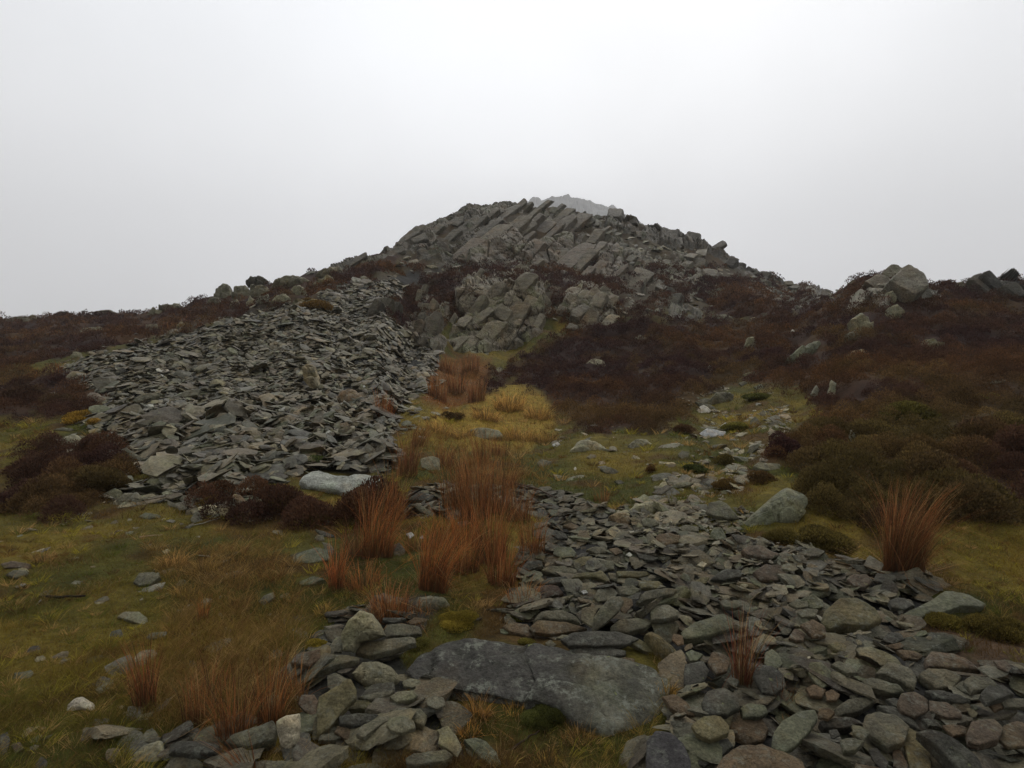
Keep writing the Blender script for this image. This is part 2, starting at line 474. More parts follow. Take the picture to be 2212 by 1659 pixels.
# turf colours
C_GREEN = np.array((.058, .061, .012)); C_OLIVE = np.array((.104, .085, .016)); C_YEL = np.array((.215, .145, .022))
C_BRN = np.array((.082, .046, .015)); C_DARK = np.array((.026, .018, .011)); C_STRAW = np.array((.25, .165, .07))
C_HEATH = np.array((.054, .027, .016)); C_HPUR = np.array((.040, .020, .017)); C_HRUST = np.array((.082, .040, .017)); C_HOLIVE = np.array((.078, .056, .018))
C_ORG = np.array((.22, .085, .024))

def lerp(a, b, t):
    return a * (1 - t[..., None]) + b * t[..., None]

def turf_col(px, v, x, y):
    a = sst(-.25, .3, fbm(x * .9, y * .9, 51, 4)); b = sst(-.05, .5, fbm(x * .6 + 9, y * .6, 52, 4)); c = sst(.1, .5, fbm(x * 1.7, y * 1.7, 53, 3))
    col = lerp(np.broadcast_to(C_GREEN, a.shape + (3,)), C_OLIVE, a)
    col = lerp(col, C_YEL, b * .55)
    col = lerp(col, C_BRN, c * .9)
    return col

def heath_col(px, v, x, y):
    a = sst(-.3, .3, fbm(x * .5, y * .5, 61, 4)); b = sst(0, .45, fbm(x * .35 + 4, y * .35, 62, 3))
    col = lerp(np.broadcast_to(C_HEATH, a.shape + (3,)), C_HPUR, a)
    col = lerp(col, C_HRUST, b)
    ol = sst(800, 960, v) * sst(1250, 1650, px) * sst(-.3, .15, fbm(x * .45, y * .45, 63, 3))
    col = lerp(col, C_HOLIVE, ol)
    st_ = sst(.12, .4, fbm(x * .7 + 20, y * .5, 66, 3)) * sst(45, 20, y)
    return lerp(col, np.array((.10, .062, .022)), st_ * .7)

# ------------------------------------------------------------------ ground sheet
def build_ground():
    cx = np.concatenate([np.arange(-1600, -60, 24), np.arange(-60, 2280, 2.6), np.arange(2280, 3800, 24)])
    s = np.concatenate([np.linspace(0, .46, 500), np.linspace(.46, 1, 60)[1:]])
    vs = np.interp(cx, PX, SKYV)
    v = vs[None] + s[:, None] * (3200 - vs[None]); px = np.broadcast_to(cx[None], v.shape)
    x, y, z = surf(px, v)
    # beyond the skyline the hill falls away
    ys = y[0]; ext = np.array([8, 4, 2.5, 1.7, 1.3, 1.12, 1.04])[:, None] * ys[None]
    ex = tanx(cx)[None] * ext; ez = H(ex, ext)
    X = np.concatenate([ex, x]); Y = np.concatenate([ext, y]); Z = np.concatenate([ez, z])
    n_e = len(ext)
    PXg = np.broadcast_to(cx[None], X.shape); Vg = np.concatenate([np.broadcast_to(vs[None], ext.shape), v])
    m = masks(PXg, Vg)
    col = turf_col(PXg, Vg, X, Y) * .75
    col = lerp(col, C_YEL, m['yel'] * .8); col = lerp(col, C_ORG * .5, m['red'] * .8)
    col = lerp(col, heath_col(PXg, Vg, X, Y) * np.array((.58, .58, .5)), m['heath'])
    rock = m['mtn'] * (1 - m['heath'])
    col = lerp(col, np.array((.055, .045, .034)) , rock * .85)
    col = lerp(col, np.array((.030, .029, .026)), m['scree'])
    col = lerp(col, np.array((.06, .038, .022)), reg(R_BR, PXg, Vg, 20, 20))
    V = np.stack([X, Y, Z], -1).reshape(-1, 3)
    o = mesh_np('hillside', V, grid_faces(*X.shape), M_GROUND, col.reshape(-1, 3))
    tag(o, kind='structure')
    # flat moor all round, behind the viewpoint and out to the horizon
    a = np.linspace(0, 2 * math.pi, 97)[:-1]; rr = np.array([.0, 3, 10, 40, 200, 800, 1750])
    X = rr[:, None] * np.sin(a)[None]; Y = rr[:, None] * np.cos(a)[None]
    F = grid_faces(len(rr), len(a)); F2 = np.stack([np.arange(len(rr) - 1) * 96 + 95, np.arange(len(rr) - 1) * 96, np.arange(1, len(rr)) * 96, np.arange(1, len(rr)) * 96 + 95], -1)
    V = np.stack([X, Y, np.full_like(X, -.12) - rr[:, None] * .002], -1).reshape(-1, 3)
    V = np.concatenate([V])
    tag(mesh_np('ground', V, np.concatenate([F, F2]), M_GROUND, np.tile(C_OLIVE * .8, (len(V), 1))), kind='structure')
build_ground()

# ------------------------------------------------------------------ far ridge
def build_ridge():
    # the summit ridge a kilometre behind, a real mountain of rock
    D0 = 1500.0
    top = np.array([(700, 640), (850, 590), (950, 530), (1050, 490), (1110, 462), (1135, 446), (1143, 436), (1150, 431), (1158, 428), (1165, 432), (1175, 435), (1190, 431), (1205, 434), (1218, 428), (1232, 430), (1248, 432), (1262, 438), (1270, 439), (1282, 446), (1300, 448), (1312, 452), (1320, 450), (1330, 460), (1345, 468), (1380, 486), (1450, 520), (1600, 600), (1750, 680), (1900, 760)], float)
    cx = np.arange(700, 1900, 1.5)
    tv = np.interp(cx, top[:, 0], top[:, 1]) - 4.5 * np.abs(fbm(cx / 7.0, cx * 0, 5, 4)) - 2.0
    n = 60
    f = np.linspace(0, 1, n)
    rows = []
    for k in f:                                   # front face from the foot up to the crest
        Yd = D0 - 630 * (1 - k)
        zt = CZ + tanz(tv) * D0
        rows.append((tanx(cx) * D0, np.full_like(cx, Yd), zt * k ** 1.15))
    for k in (.96, .85, .5, 0):
        rows.append((tanx(cx) * D0, np.full_like(cx, D0 + 400 * (1 - k)), (CZ + tanz(tv) * D0) * k))
    X = np.array([a[0] for a in rows]); Y = np.array([a[1] for a in rows]); Z = np.array([a[2] for a in rows])
    a_ = (X * .8 + Z * .6) / 21; b_ = (Z * .8 - X * .6) / 45
    f1, f2, rid, oa, ob = worley(a_, b_, 5)
    g1, g2, rid2, _, _ = worley(a_ * 2.7, b_ * 2.7, 6)
    Y = Y - (rid * 22 + oa * 9 - 9 * np.exp(-(f2 - f1) * 12) + rid2 * 5) * sst(0, .2, np.concatenate([f, np.zeros(4)]))[:, None]
    col = np.array((.085, .083, .08)) * (.8 + .4 * rid2[..., None])
    o = mesh_np('mountain_ridge', np.stack([X, Y, Z], -1).reshape(-1, 3), grid_faces(*X.shape), M_RIDGE, col.reshape(-1, 3), smooth=False)
    tag(o, kind='structure')
build_ridge()

# ------------------------------------------------------------------ rock outcrops
CR = {'A': (0, 600, .40687), 'B': (800, 450, .36166), 'C': (1600, 600, .40687), 'L': (0, 1200, .40687), 'E': (700, 900, .36166),
      'F': (700, 1300, .36166), 'G': (1200, 1100, .36166), 'R': (1600, 1200, .40687), 'D': (0, 0, 1.13020)}
def cv(c, pts):
    x0, y0, s = CR[c]
    return [((x0 + s * x) / 1.1302, (y0 + s * y) / 1.1302) for x, y in pts]


_BD = {}
def block_shape(k, flat=False):
    """a joint-bounded block of rock, half size 1 along each axis, sharp but worn edges"""
    if flat: k += 100
    if k in _BD: return _BD[k]
    import bmesh
    bm = bmesh.new(); bmesh.ops.create_icosphere(bm, subdivisions=4, radius=1)
    D = np.array([v.co[:] for v in bm.verts]); F = np.array([[v.index for v in f.verts] for f in bm.faces]); bm.free()
    rs = np.random.default_rng(900 + k); p = 26; acc = np.zeros(len(D))
    for ax in range(3):
        for sg in (1, -1):
            n = rs.normal(0, (.03 if flat and ax == 2 else .10), 3); n[ax] = sg; n /= np.linalg.norm(n)
            acc += np.maximum(0, D @ n / (rs.uniform(.96, 1.0) if flat else rs.uniform(.82, 1.0))) ** p
    for _ in range(2 if flat else 4):                      # broken corners
        n = rs.choice([-1, 1], 3) * rs.uniform(.4, 1, 3); n /= np.linalg.norm(n)
        acc += np.maximum(0, D @ n / rs.uniform(1.12, 1.45)) ** p
    V = D * (acc ** (-1 / p))[:, None]
    V = V * (1 + .035 * fbm3(V * 1.6 + k * 3.1, 3)[:, None] + .02 * fbm3(V * 5 + k, 4)[:, None])
    _BD[k] = (V, F)
    return _BD[k]

def blocks(P, L, W, T, ang, cover, tint, seed, lift=.15, tone=.28, jit=.09, up=.72):
    """blocks laid side by side along the joints over the area P (survey units)"""
    rs = np.random.default_rng(seed)
    c = P.mean(0); x0, y0, z0 = surf(np.array([c[0]]), np.array([c[1]])); 
    R_ = np.hypot(*(P.max(0) - P.min(0))) * .6
    out = []
    b = -R_
    ysc = float(K * np.median(surf(np.linspace(P[:, 0].min(), P[:, 0].max(), 20), np.full(20, c[1]))[1]))
    while b < R_:
        w = W * rs.uniform(.5, 1.6); wp = w / ysc * .74
        a = -R_ + rs.uniform(0, L / ysc)
        while a < R_:
            l = L * rs.uniform(.35, 1.45); lp = l / ysc * .80
            am, bmid = a + lp / 2, b + wp / 2 + rs.normal(0, wp * .12)
            out.append((c[0] + am * math.cos(ang) + bmid * math.sin(ang), c[1] - am * math.sin(ang) + bmid * math.cos(ang), l, w))
            a += lp
        b += wp
    out = np.array(out)
    dd = sdist(P, out[:, 0], out[:, 1]) + 4 * rs.normal(0, 1, len(out))
    keep = (dd > -1) & (rs.uniform(0, 1, len(out)) < cover)
    if keep.sum() < 3:
        keep[:] = False; keep[np.argsort(-dd)[:3]] = True
    out = out[keep]
    sk = np.interp(out[:, 0], PX, SKYV)
    out = out[out[:, 1] > sk + (5 if 940 < c[0] < 1400 else 3 if 1640 < c[0] < 1830 else -3)]; sk = np.interp(out[:, 0], PX, SKYV)
    x, y, z = surf(out[:, 0], np.maximum(out[:, 1], sk + .3))
    Vs, Fs, Cs = [], [], []; off = 0
    for (px, v, l, w), a, b, c_ in zip(out, x, y, z):
        s_ = b * K / ysc; l *= s_; w *= s_; t = min(l, w) * T * .42 * rs.uniform(.7, 1.3)
        nf = np.array((rs.normal(-.10, jit), -math.sqrt(max(.1, 1 - up * up)) + rs.normal(0, jit), up + rs.normal(0, jit))); nf /= np.linalg.norm(nf)
        aa = ang + rs.normal(0, jit * .6 + .02)
        e1 = np.array((math.cos(aa), math.sin(aa) * .5, math.sin(aa) * .86)); e1 -= nf * (e1 @ nf); e1 /= np.linalg.norm(e1); e2 = np.cross(nf, e1)
        V, F = block_shape(int(rs.integers(14)), jit < .06)
        if jit < .06: t = W * T * .42 * rs.uniform(.93, 1.07) * (1.35 if rs.uniform() < .12 else 1)
        o_ = rs.normal(lift * .5, .9 * jit + .02) * (W if jit < .06 else w)
        W_ = V * np.array((l * .5, w * .5, t)) @ np.stack([e1, e2, nf]) + np.array((a, b, c_)) + nf * o_
        Vs.append(W_); Fs.append(F + off); off += len(V)
        tn = np.array(tint) * rs.uniform(1 - tone, 1 + tone) * (np.array((1.0, 1.0, .92)) if rs.uniform() < .3 else np.array((1.05, .98, .92)) if rs.uniform() < .3 else 1)
        Cs.append(np.broadcast_to(tn, V.shape))
    return np.concatenate(Vs), np.concatenate(Fs), np.concatenate(Cs)

LAND = []        # everything with a label, for unique wording
CRAGP = []
def outcrop(name, crop, poly, L, W, ang, label, cover=1.0, T=.8, tint=(.10, .093, .078), bw=None, am2=1.0, seed=1, group=None, lift=.12, base=.25, jit=.09, tone=.28, up=.72, step=2.2, cov2=.8):
    tint = tuple(np.array(tint) * np.array((.96, .905, .83)))
    P = np.array(cv(crop, poly)); CRAGP.append(P); edge = 7; step = 1.6
    # bedrock under the blocks, moss, soil and painted-in shade darkening the joints
    x0, y0 = P.min(0) - edge; x1, y1 = P.max(0) + edge
    px, v = np.meshgrid(np.arange(x0, x1, step), np.arange(y0, y1, step))
    sk = np.interp(px, PX, SKYV); x, y, z = surf(px, np.maximum(v, sk + .5))
    dd = sdist(P, px, v) + 4 * fbm(px / 9, v / 9, seed, 3)
    over = np.maximum(0, sk + .5 - v); dd = np.where(over > 0, -99, dd)
    sc = float(np.median(y)) * K; b0 = z + y * .35; wq = bw or W * 1.2
    wx = x + wq * .35 * fbm(x / wq / 3, b0 / wq / 3, seed + 3, 2); wy = b0 + wq * .35 * fbm(x / wq / 3 + 7, b0 / wq / 3, seed + 4, 2)
    ca, sa = math.cos(ang), math.sin(ang); al = wx * ca + wy * sa; ac = -wx * sa + wy * ca
    disp = np.zeros_like(x); crack = np.zeros_like(x); tn_ = np.ones_like(x)
    for s_, am, asp in ((wq * 1.3, .5, 3.2), (wq * .55, .38 * am2, 2.2), (wq * .25, .28 * am2, 1.6)):
        f1, f2, rid, oa, ob = worley(al / (s_ * asp), ac / s_, seed + int(s_ * 10))
        disp = disp + am * s_ * ((rid - .5) * 1.2 + oa * (rid * 1.4 - .7) + ob * .7)
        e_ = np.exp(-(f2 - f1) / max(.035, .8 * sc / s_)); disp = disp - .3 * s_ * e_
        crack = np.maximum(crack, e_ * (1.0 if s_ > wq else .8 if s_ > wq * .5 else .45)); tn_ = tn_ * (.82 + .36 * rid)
    t = (base * W + disp * .75) * sst(-2, edge, dd) - .5 * sst(0, edge, -dd)
    X = x; Y = y - .85 * t; Z = z + .5 * t
    col = np.array(tint) * tn_[..., None]
    col = lerp(col, np.array(tint) * np.array((.8, .95, .6)), sst(0, .4, fbm(x / W * .8, z / W * 1.0, seed + 5, 3)) * .6)
    col = lerp(col, np.broadcast_to(np.array((.018, .014, .010)), col.shape), sst(.35, .85, crack) * .85)  # joint shade put into the vertex colour, along with the dark moss tone
    col = lerp(col, np.broadcast_to(np.array((.060, .038, .018)), col.shape), sst(.22, .42, fbm(x / W * .7 + 3, z / W * 1.2, seed + 15, 4)) * .85)
    F = grid_faces(*x.shape); F = F[(dd.ravel()[F] > -edge * .9).any(1)]
    used, inv = np.unique(F.ravel(), return_inverse=True)
    V1 = np.stack([X, Y, Z], -1).reshape(-1, 3)[used]; F1 = inv.reshape(-1, 4); C1 = col.reshape(-1, 3)[used]
    V2, F2, C2 = blocks(P, L, W, T, ang, cover * cov2, tint, seed, lift=lift, jit=jit, tone=tone, up=up)
    F1 = np.concatenate([F1[:, [0, 1, 2]], F1[:, [0, 2, 3]]])
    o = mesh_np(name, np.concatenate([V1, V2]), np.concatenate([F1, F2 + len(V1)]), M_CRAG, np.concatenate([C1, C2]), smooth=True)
    o.data.set_sharp_from_angle(angle=math.radians(28))
    tag(o, label, 'rock outcrop' if name != 'rock_crag' else 'crag', group)
    return o

J = math.radians
Bp = 'B'
outcrop('rock_crag', 'B', [(600, 300), (670, 240), (780, 225), (850, 175), (950, 120), (1120, 92), (1230, 95), (1330, 120), (1440, 150), (1560, 150), (1640, 190), (1700, 250), (1560, 300), (1400, 260), (1280, 270), (1100, 330), (900, 380), (740, 360), (640, 400), (480, 400), (530, 330)],
        4.6, .85, J(60), 'topmost grey crag of long slanting slabs forming the left half of the summit', seed=3, T=.9, jit=.035, tone=.15, cov2=1.0, lift=.0, base=.3, bw=2.0, am2=.4)
outcrop('rock_crag', 'B', [(920, 460), (1050, 390), (1150, 325), (1200, 290), (1300, 300), (1400, 260), (1560, 290), (1700, 300), (1850, 350), (2000, 420), (2000, 560), (2150, 680), (2140, 740), (1980, 770), (1900, 680), (1700, 670), (1500, 640), (1400, 600), (1180, 580), (960, 580)],
        5.2, 1.2, J(60), 'largest crag of broad slanting grey slabs in the middle of the hill', seed=12, T=.9, jit=.035, tone=.15, cov2=1.0, lift=.0, base=.3, bw=2.8, am2=.4, tint=(.118, .104, .084))
outcrop('rock_crag', 'B', [(1700, 190), (1880, 205), (2000, 225), (2212, 290), (2500, 370), (2640, 430), (2620, 470), (2400, 430), (2300, 420), (2100, 360), (1900, 310), (1800, 290)],
        2.4, 1.4, J(78), 'thin broken rock band running down the right skyline of the hill', seed=22, cov2=.5, lift=-.1, base=.5, tint=(.088, .082, .070))
outcrop('rock_crag', 'B', [(1990, 430), (2150, 440), (2250, 520), (2380, 560), (2440, 640), (2400, 700), (2260, 680), (2200, 650), (2060, 560)],
        1.5, .75, J(60), 'broken crag of small tilted blocks on the right flank of the big slabs', seed=24, cover=.8, tint=(.115, .108, .086))
outcrop('rock_crag', 'B', [(1400, 180), (1560, 150), (1700, 190), (1800, 290), (1900, 310), (2000, 380), (1990, 430), (1850, 350), (1700, 300), (1560, 290)],
        1.5, .85, J(50), 'jumble of broken greenish blocks between summit slabs and right skyline', seed=26, cover=.95, tint=(.10, .098, .076))
outcrop('rock_knoll', 'B', [(860, 700), (920, 640), (1060, 640), (1180, 600), (1300, 590), (1450, 640), (1480, 760), (1470, 900), (1450, 1030), (1340, 1080), (1200, 1130), (1000, 1150), (880, 1130), (800, 1080), (840, 960), (920, 880), (860, 820)],
        1.7, .72, J(62), 'rounded knoll of pale lichened blocks just above the red rush field', seed=31, cov2=.6, tint=(.175, .158, .118), T=1.1, lift=.3, base=.7, jit=.15, up=.6)
outcrop('rock_knoll', 'B', [(500, 990), (560, 890), (610, 880), (640, 840), (700, 820), (740, 850), (790, 790), (840, 800), (840, 880), (800, 950), (740, 1000), (800, 1080), (790, 1140), (640, 1110), (560, 1080)],
        1.4, .5, J(74), 'cluster of upright fin-like rocks at the left end of the pale knoll', seed=37, tint=(.125, .112, .086), T=1.8, lift=.8, base=.5, jit=.18, up=.45, cover=.85)
outcrop('rock_knoll', 'B', [(340, 880), (400, 830), (430, 870), (440, 950), (380, 940)],
        1.0, .5, J(70), 'lone dark rock pair in heather left of the fin-like rocks', seed=38, tint=(.08, .074, .06), T=1.8, lift=.8, up=.4)
outcrop('rock_knoll', 'B', [(590, 800), (640, 710), (690, 760), (680, 840), (640, 840)],
        1.3, .6, J(80), 'single pointed pale rock standing in heather above the fin-like rocks', seed=39, tint=(.12, .11, .085), T=1.6, lift=1.0, up=.4)
outcrop('rock_knoll', 'B', [(1560, 830), (1620, 700), (1700, 670), (1840, 690), (1910, 720), (1960, 850), (1960, 940), (1880, 980), (1720, 1000), (1620, 980), (1640, 900)],
        1.4, .66, J(60), 'separate pale lichened outcrop right of the rounded knoll', seed=41, tint=(.165, .15, .115), T=1.2, lift=.3, base=.6, jit=.15, up=.6)
outcrop('rock_outcrop', 'B', [(0, 570), (30, 520), (200, 460), (280, 420), (380, 420), (400, 390), (500, 395), (630, 270), (700, 300), (740, 360), (640, 420), (480, 440), (440, 500), (330, 505), (200, 540), (60, 600)],
        1.9, 1.2, J(48), 'line of weathered rocks climbing the left skyline towards the summit', seed=44, tint=(.098, .090, .074), lift=.3)
outcrop('rock_outcrop', 'B', [(480, 400), (660, 400), (900, 370), (1050, 380), (920, 470), (960, 560), (880, 580), (700, 540), (600, 480)],
        1.5, 1.0, J(20), 'apron of broken blocks below the left of the summit crag', seed=46, tint=(.085, .078, .062), cover=.6, jit=.3)
outcrop('rock_outcrop', 'C', [(0, 60), (140, 50), (250, 110), (330, 190), (410, 260), (430, 300), (370, 330), (260, 280), (120, 240), (0, 300)],
        2.0, 1.1, J(60), 'scatter of pale blocks in dark heather right of the big slabs', seed=49, tint=(.125, .115, .09), cover=.55, jit=.25)
outcrop('rock_outcrop', 'C', [(0, 300), (40, 280), (110, 320), (200, 350), (290, 400), (260, 440), (120, 440), (80, 400), (0, 400)],
        1.5, .7, J(60), 'small jagged outcrop beside the short turf under the big slabs', seed=50, tint=(.10, .094, .074), cover=.8, jit=.25, T=1.0)
outcrop('rock_outcrop', 'C', [(250, 5), (360, 0), (470, 40), (480, 70), (560, 95), (620, 140), (700, 190), (820, 215), (960, 245), (1060, 262), (1040, 290), (900, 270), (700, 230), (560, 170), (420, 100), (330, 40)],
        1.7, 1.0, J(40), 'jagged dark rocks stepping down the right skyline to the saddle', seed=52, tint=(.070, .064, .056), jit=.28, lift=.35)
outcrop('rock_outcrop', 'C', [(560, 210), (660, 200), (820, 240), (980, 270), (1000, 330), (860, 390), (760, 370), (660, 290), (560, 250)],
        1.0, .6, J(20), 'flat field of pale rubble in the saddle left of the heather knoll', seed=54, tint=(.105, .098, .078), cover=.6, jit=.35)
outcrop('rock_outcrop', 'C', [(1440, 250), (1462, 190), (1500, 172), (1560, 215), (1640, 248), (1705, 325), (1690, 350), (1590, 340), (1510, 300)],
        2.0, .9, J(105), 'grey rocky shoulder on the right side of the heather knoll', seed=56, tint=(.14, .135, .115), T=1.0, lift=.7, up=.45)
outcrop('rock_outcrop', 'C', [(1140, 380), (1200, 312), (1290, 270), (1370, 260), (1395, 320), (1417, 370), (1400, 410), (1340, 370), (1260, 350), (1180, 390)],
        1.9, 1.0, J(40), 'largest pale rock group on the heather knoll face', seed=57, tint=(.21, .20, .165), T=1.0, lift=.4, up=.5, tone=.12)
outcrop('rock_outcrop', 'C', [(1890, 260), (1900, 225), (1960, 190), (2040, 170), (2120, 186), (2180, 235), (2212, 300), (2090, 335), (2000, 310)],
        1.8, 1.0, J(110), 'big dark jagged rock on the far right skyline', seed=58, tint=(.085, .082, .074), T=1.0, lift=.8, up=.45)

# ------------------------------------------------------------------ stones
def ico(n):
    import bmesh
    bm = bmesh.new(); bmesh.ops.create_icosphere(bm, subdivisions=n, radius=1)
    V = np.array([v.co[:] for v in bm.verts]); F = np.array([[v.index for v in f.verts] for f in bm.faces]); bm.free()
    return V, F
ICO = {n: ico(n) for n in (1, 2, 3, 4)}

def slate_shape(rs, lod, flat=.28, p=36, rough=.03):
    """a split, rounded-edged piece of slate: about 1 long, unit length along x"""
    D, F = ICO[lod]
    b = rs.uniform(.42, .85); c = flat * rs.uniform(.6, 1.3) * .5
    D = D * np.array((1, b, c * 1.4)); D = D / np.linalg.norm(D, axis=1, keepdims=True)
    acc = np.zeros(len(D))
    n = rs.integers(4, 8); a0 = rs.uniform(0, 6.28)
    for k in range(n):
        a = a0 + (k + rs.uniform(-.32, .32)) * 2 * math.pi / n
        h = rs.uniform(.36, .52); rr = math.hypot(math.cos(a), math.sin(a) * b)
        tl = rs.uniform(-.8, .8)
        nn = np.array((math.cos(a), math.sin(a) / b * .9, tl)); ln = np.linalg.norm(nn); 
        acc += np.maximum(0, D @ (nn / ln) / (h * (1 if b > .9 else 1)) ) ** p
    for s in (1, -1):
        for q in range(2):
            nn = np.array((rs.uniform(-.22, .22), rs.uniform(-.22, .22), s)); nn /= np.linalg.norm(nn)
            acc += np.maximum(0, D @ nn / (c * rs.uniform(.55, .8))) ** p
    r_ = acc ** (-1.0 / p)
    V = D * r_[:, None]
    V = V * (1 + rough * 2 * fbm3(V * 5 + rs.uniform(0, 99), 3)[:, None])
    V[:, 2] += rough * .5 * fbm3(V * np.array((9, 9, 20)) + rs.uniform(0, 99), 5)
    return V, F, b, c

RS = np.random.default_rng(5)
PROTO = {L: [slate_shape(np.random.default_rng(100 + k), L, flat=(.12, .18, .28, .15)[k % 4], rough=.035 if L > 2 else .05) for k in range(36)] for L in (2, 3, 4)}

TINTS = np.array([(.098, .104, .098), (.112, .108, .090), (.082, .087, .090), (.128, .127, .103), (.075, .071, .068), (.104, .092, .074), (.122, .117, .102), (.088, .099, .080), (.100, .097, .086)])

STONE_GAIN = np.array((.93, .815, .60))
class HM:
    def __init__(s, x0, x1, y0, y1, res):
        s.x0, s.y0, s.res = x0, y0, res
        s.xs = np.arange(x0, x1, res); s.ys = np.arange(y0, y1, res)
        X, Y = np.meshgrid(s.xs, s.ys, indexing='ij'); s.h = H(X, Y); s.g = s.h.copy()
    def at(s, x, y):
        x = np.asarray(x); y = np.asarray(y); i = np.clip(((x - s.x0) / s.res).astype(int), 0, s.h.shape[0] - 1); j = np.clip(((y - s.y0) / s.res).astype(int), 0, s.h.shape[1] - 1)
        return s.h[i, j]
    def gat(s, x, y):
        x = np.asarray(x); y = np.asarray(y); i = np.clip(((x - s.x0) / s.res).astype(int), 0, s.h.shape[0] - 1); j = np.clip(((y - s.y0) / s.res).astype(int), 0, s.h.shape[1] - 1)
        return s.g[i, j]
    def has(s, x, y):
        return (x > s.x0) & (x < s.xs[-1]) & (y > s.y0) & (y < s.ys[-1])

UN = np.array([(a, b) for a in np.linspace(-.9, .9, 5) for b in np.linspace(-.9, .9, 5) if a * a + b * b <= 1.0])

def deposit(hm, x, y, L, k, yaw, rs, tilt_amp, lod):
    V, F, b, c = PROTO[lod][k]
    hl, hb, th = L * .46, L * .46 * b, L * c * .62
    ca, sa = math.cos(yaw), math.sin(yaw)
    qx = UN[:, 0] * hl; qy = UN[:, 1] * hb
    wx = qx * ca - qy * sa; wy = qx * sa + qy * ca
    h = hm.at(x + wx, y + wy)
    A = np.stack([wx, wy, np.ones_like(wx)], 1)
    g, *_ = np.linalg.lstsq(A, h, rcond=None)
    gx = np.clip(g[0] * .8, -.9, .9) + rs.normal(0, tilt_amp); gy = np.clip(g[1] * .8, -.9, .9) + rs.normal(0, tilt_amp)
    resid = h - gx * wx - gy * wy
    z0 = np.percentile(resid, 72) + th
    # update pile
    R = max(hl, hb); i0 = int((x - R - hm.x0) / hm.res); i1 = int((x + R - hm.x0) / hm.res) + 2
    j0 = int((y - R - hm.y0) / hm.res); j1 = int((y + R - hm.y0) / hm.res) + 2
    i0 = max(i0, 0); j0 = max(j0, 0)
    cx = hm.xs[i0:i1][:, None] - x; cy = hm.ys[j0:j1][None, :] - y
    lx = (cx * ca + cy * sa) / hl; ly = (-cx * sa + cy * ca) / hb
    top = z0 + th + gx * cx + gy * cy
    m = (lx * lx + ly * ly) < 1.0
    sub = hm.h[i0:i1, j0:j1]
    sub[...] = np.where(m, np.maximum(sub, top), sub)
    n = np.array((-gx, -gy, 1.0)); n /= np.linalg.norm(n)
    e1 = np.array((ca, sa, 0.0)); e1 = e1 - n * (e1 @ n); e1 /= np.linalg.norm(e1); e2 = np.cross(n, e1)
    Rm = np.stack([e1, e2, n], 1)
    return (x, y, z0, L, k, Rm)

def merge(stones, lod, cols):
    Vs, Fs, Cs = [], [], []; off = 0
    for (x, y, z, L, k, Rm), c in zip(stones, cols):
        V, F, b, c_ = PROTO[lod][k]
        W = (V * L) @ Rm.T + np.array((x, y, z))
        Vs.append(W); Fs.append(F + off); off += len(W); Cs.append(np.broadcast_to(c, W.shape))
    return np.concatenate(Vs), np.concatenate(Fs), np.concatenate(Cs)

def tint_of(rs, n):
    t = TINTS[rs.integers(0, len(TINTS), n)] * rs.uniform(.60, 1.5, (n, 1)) * STONE_GAIN
    return t

# ---- the waste tip on the left: thousands of split stones
hm_tip = HM(-21, 3, 8, 42, .045)
rs = np.random.default_rng(21)
N = 30000
px = rs.uniform(40, 980, N * 14); v = 580 + (1070 - 580) * rs.uniform(0, 1, N * 14)
m = np.maximum(reg(R_TIP, px, v, 12, 18), .30 * reg(R_TRICK, px, v)) > rs.uniform(0, 1, N * 14)
px, v = px[m], v[m]
x, y, z = surf(px, v)
m = (rs.uniform(0, 1, len(x)) < (y / 30) ** 1.5) & (x > -20.6) & (x < 2.7) & (y < 41) & (v > np.interp(px, PX, SKYV) + 5)
px, v, x, y = [a[m][:N] for a in (px, v, x, y)]
print('tip', len(x))
o_ = np.argsort(rs.uniform(0, 1, len(x)))
tip = []
for i in o_:
    big = rs.uniform() < .012
    L = (.128 * math.exp(rs.normal(0, .5)) * (1 + .012 * max(0, y[i] - 10))) * (1.9 if big else 1)
    L *= 1.2 if y[i] < 12 else 1
    if hm_tip.at(x[i], y[i]) - hm_tip.gat(x[i], y[i]) > .15: continue
    tip.append(deposit(hm_tip, x[i], y[i], L, rs.integers(36), rs.normal(0, .75) + math.pi * rs.integers(2), rs, .22, 2))
tc_ = tint_of(rs, len(tip)) * .98
wh = rs.uniform(0, 1, len(tip)) < .003
tc_[wh] = (.30, .29, .25)
TIP_ALL = (tip, tc_)

# ---- foreground scree
hm_fg = HM(-3.6, 8.5, 1.2, 8.6, .022)
rs = np.random.default_rng(33)
fg = []; fgi = []
def throw(n, poly, L0, sig, tilt, boxp, thr=1.0, cap=.15, yawc=0.0):
    P = cv('D', [(0, 0)]) if poly is None else poly
    px = rs.uniform(boxp[0], boxp[1], n * 6); v = rs.uniform(boxp[2], boxp[3], n * 6)
    # equal chance per square metre rather than per view angle
    x, y, z = surf(px, v)
    wgt = (y / y.max()) ** 2.0
    m = (reg(P, px, v, 5, 9) * thr > rs.uniform(0, 1, len(px))) & (wgt > rs.uniform(0, 1, len(px)))
    x, y = x[m][:n], y[m][:n]
    for a, b in zip(x, y):
        if b < 1.5 or hm_fg.at(a, b) - hm_fg.gat(a, b) > cap: continue
        L = float(np.clip(L0 * math.exp(rs.normal(0, sig)), .02, .235))
        fg.append(deposit(hm_fg, a, b, L, rs.integers(36), rs.normal(yawc, .7) + math.pi * rs.integers(2), rs, tilt, 3))
throw(3200, R_FG, .15, .42, .10, (860, 2500, 1045, 2100))
throw(2600, R_TRAIL, .05, .4, .15, (1300, 1850, 1080, 1300))
throw(1500, R_FG, .17, .25, .13, (860, 2500, 1045, 2100), cap=.11)
throw(3600, R_FG, .062, .35, .2, (860, 2500, 1045, 2100), cap=.12)
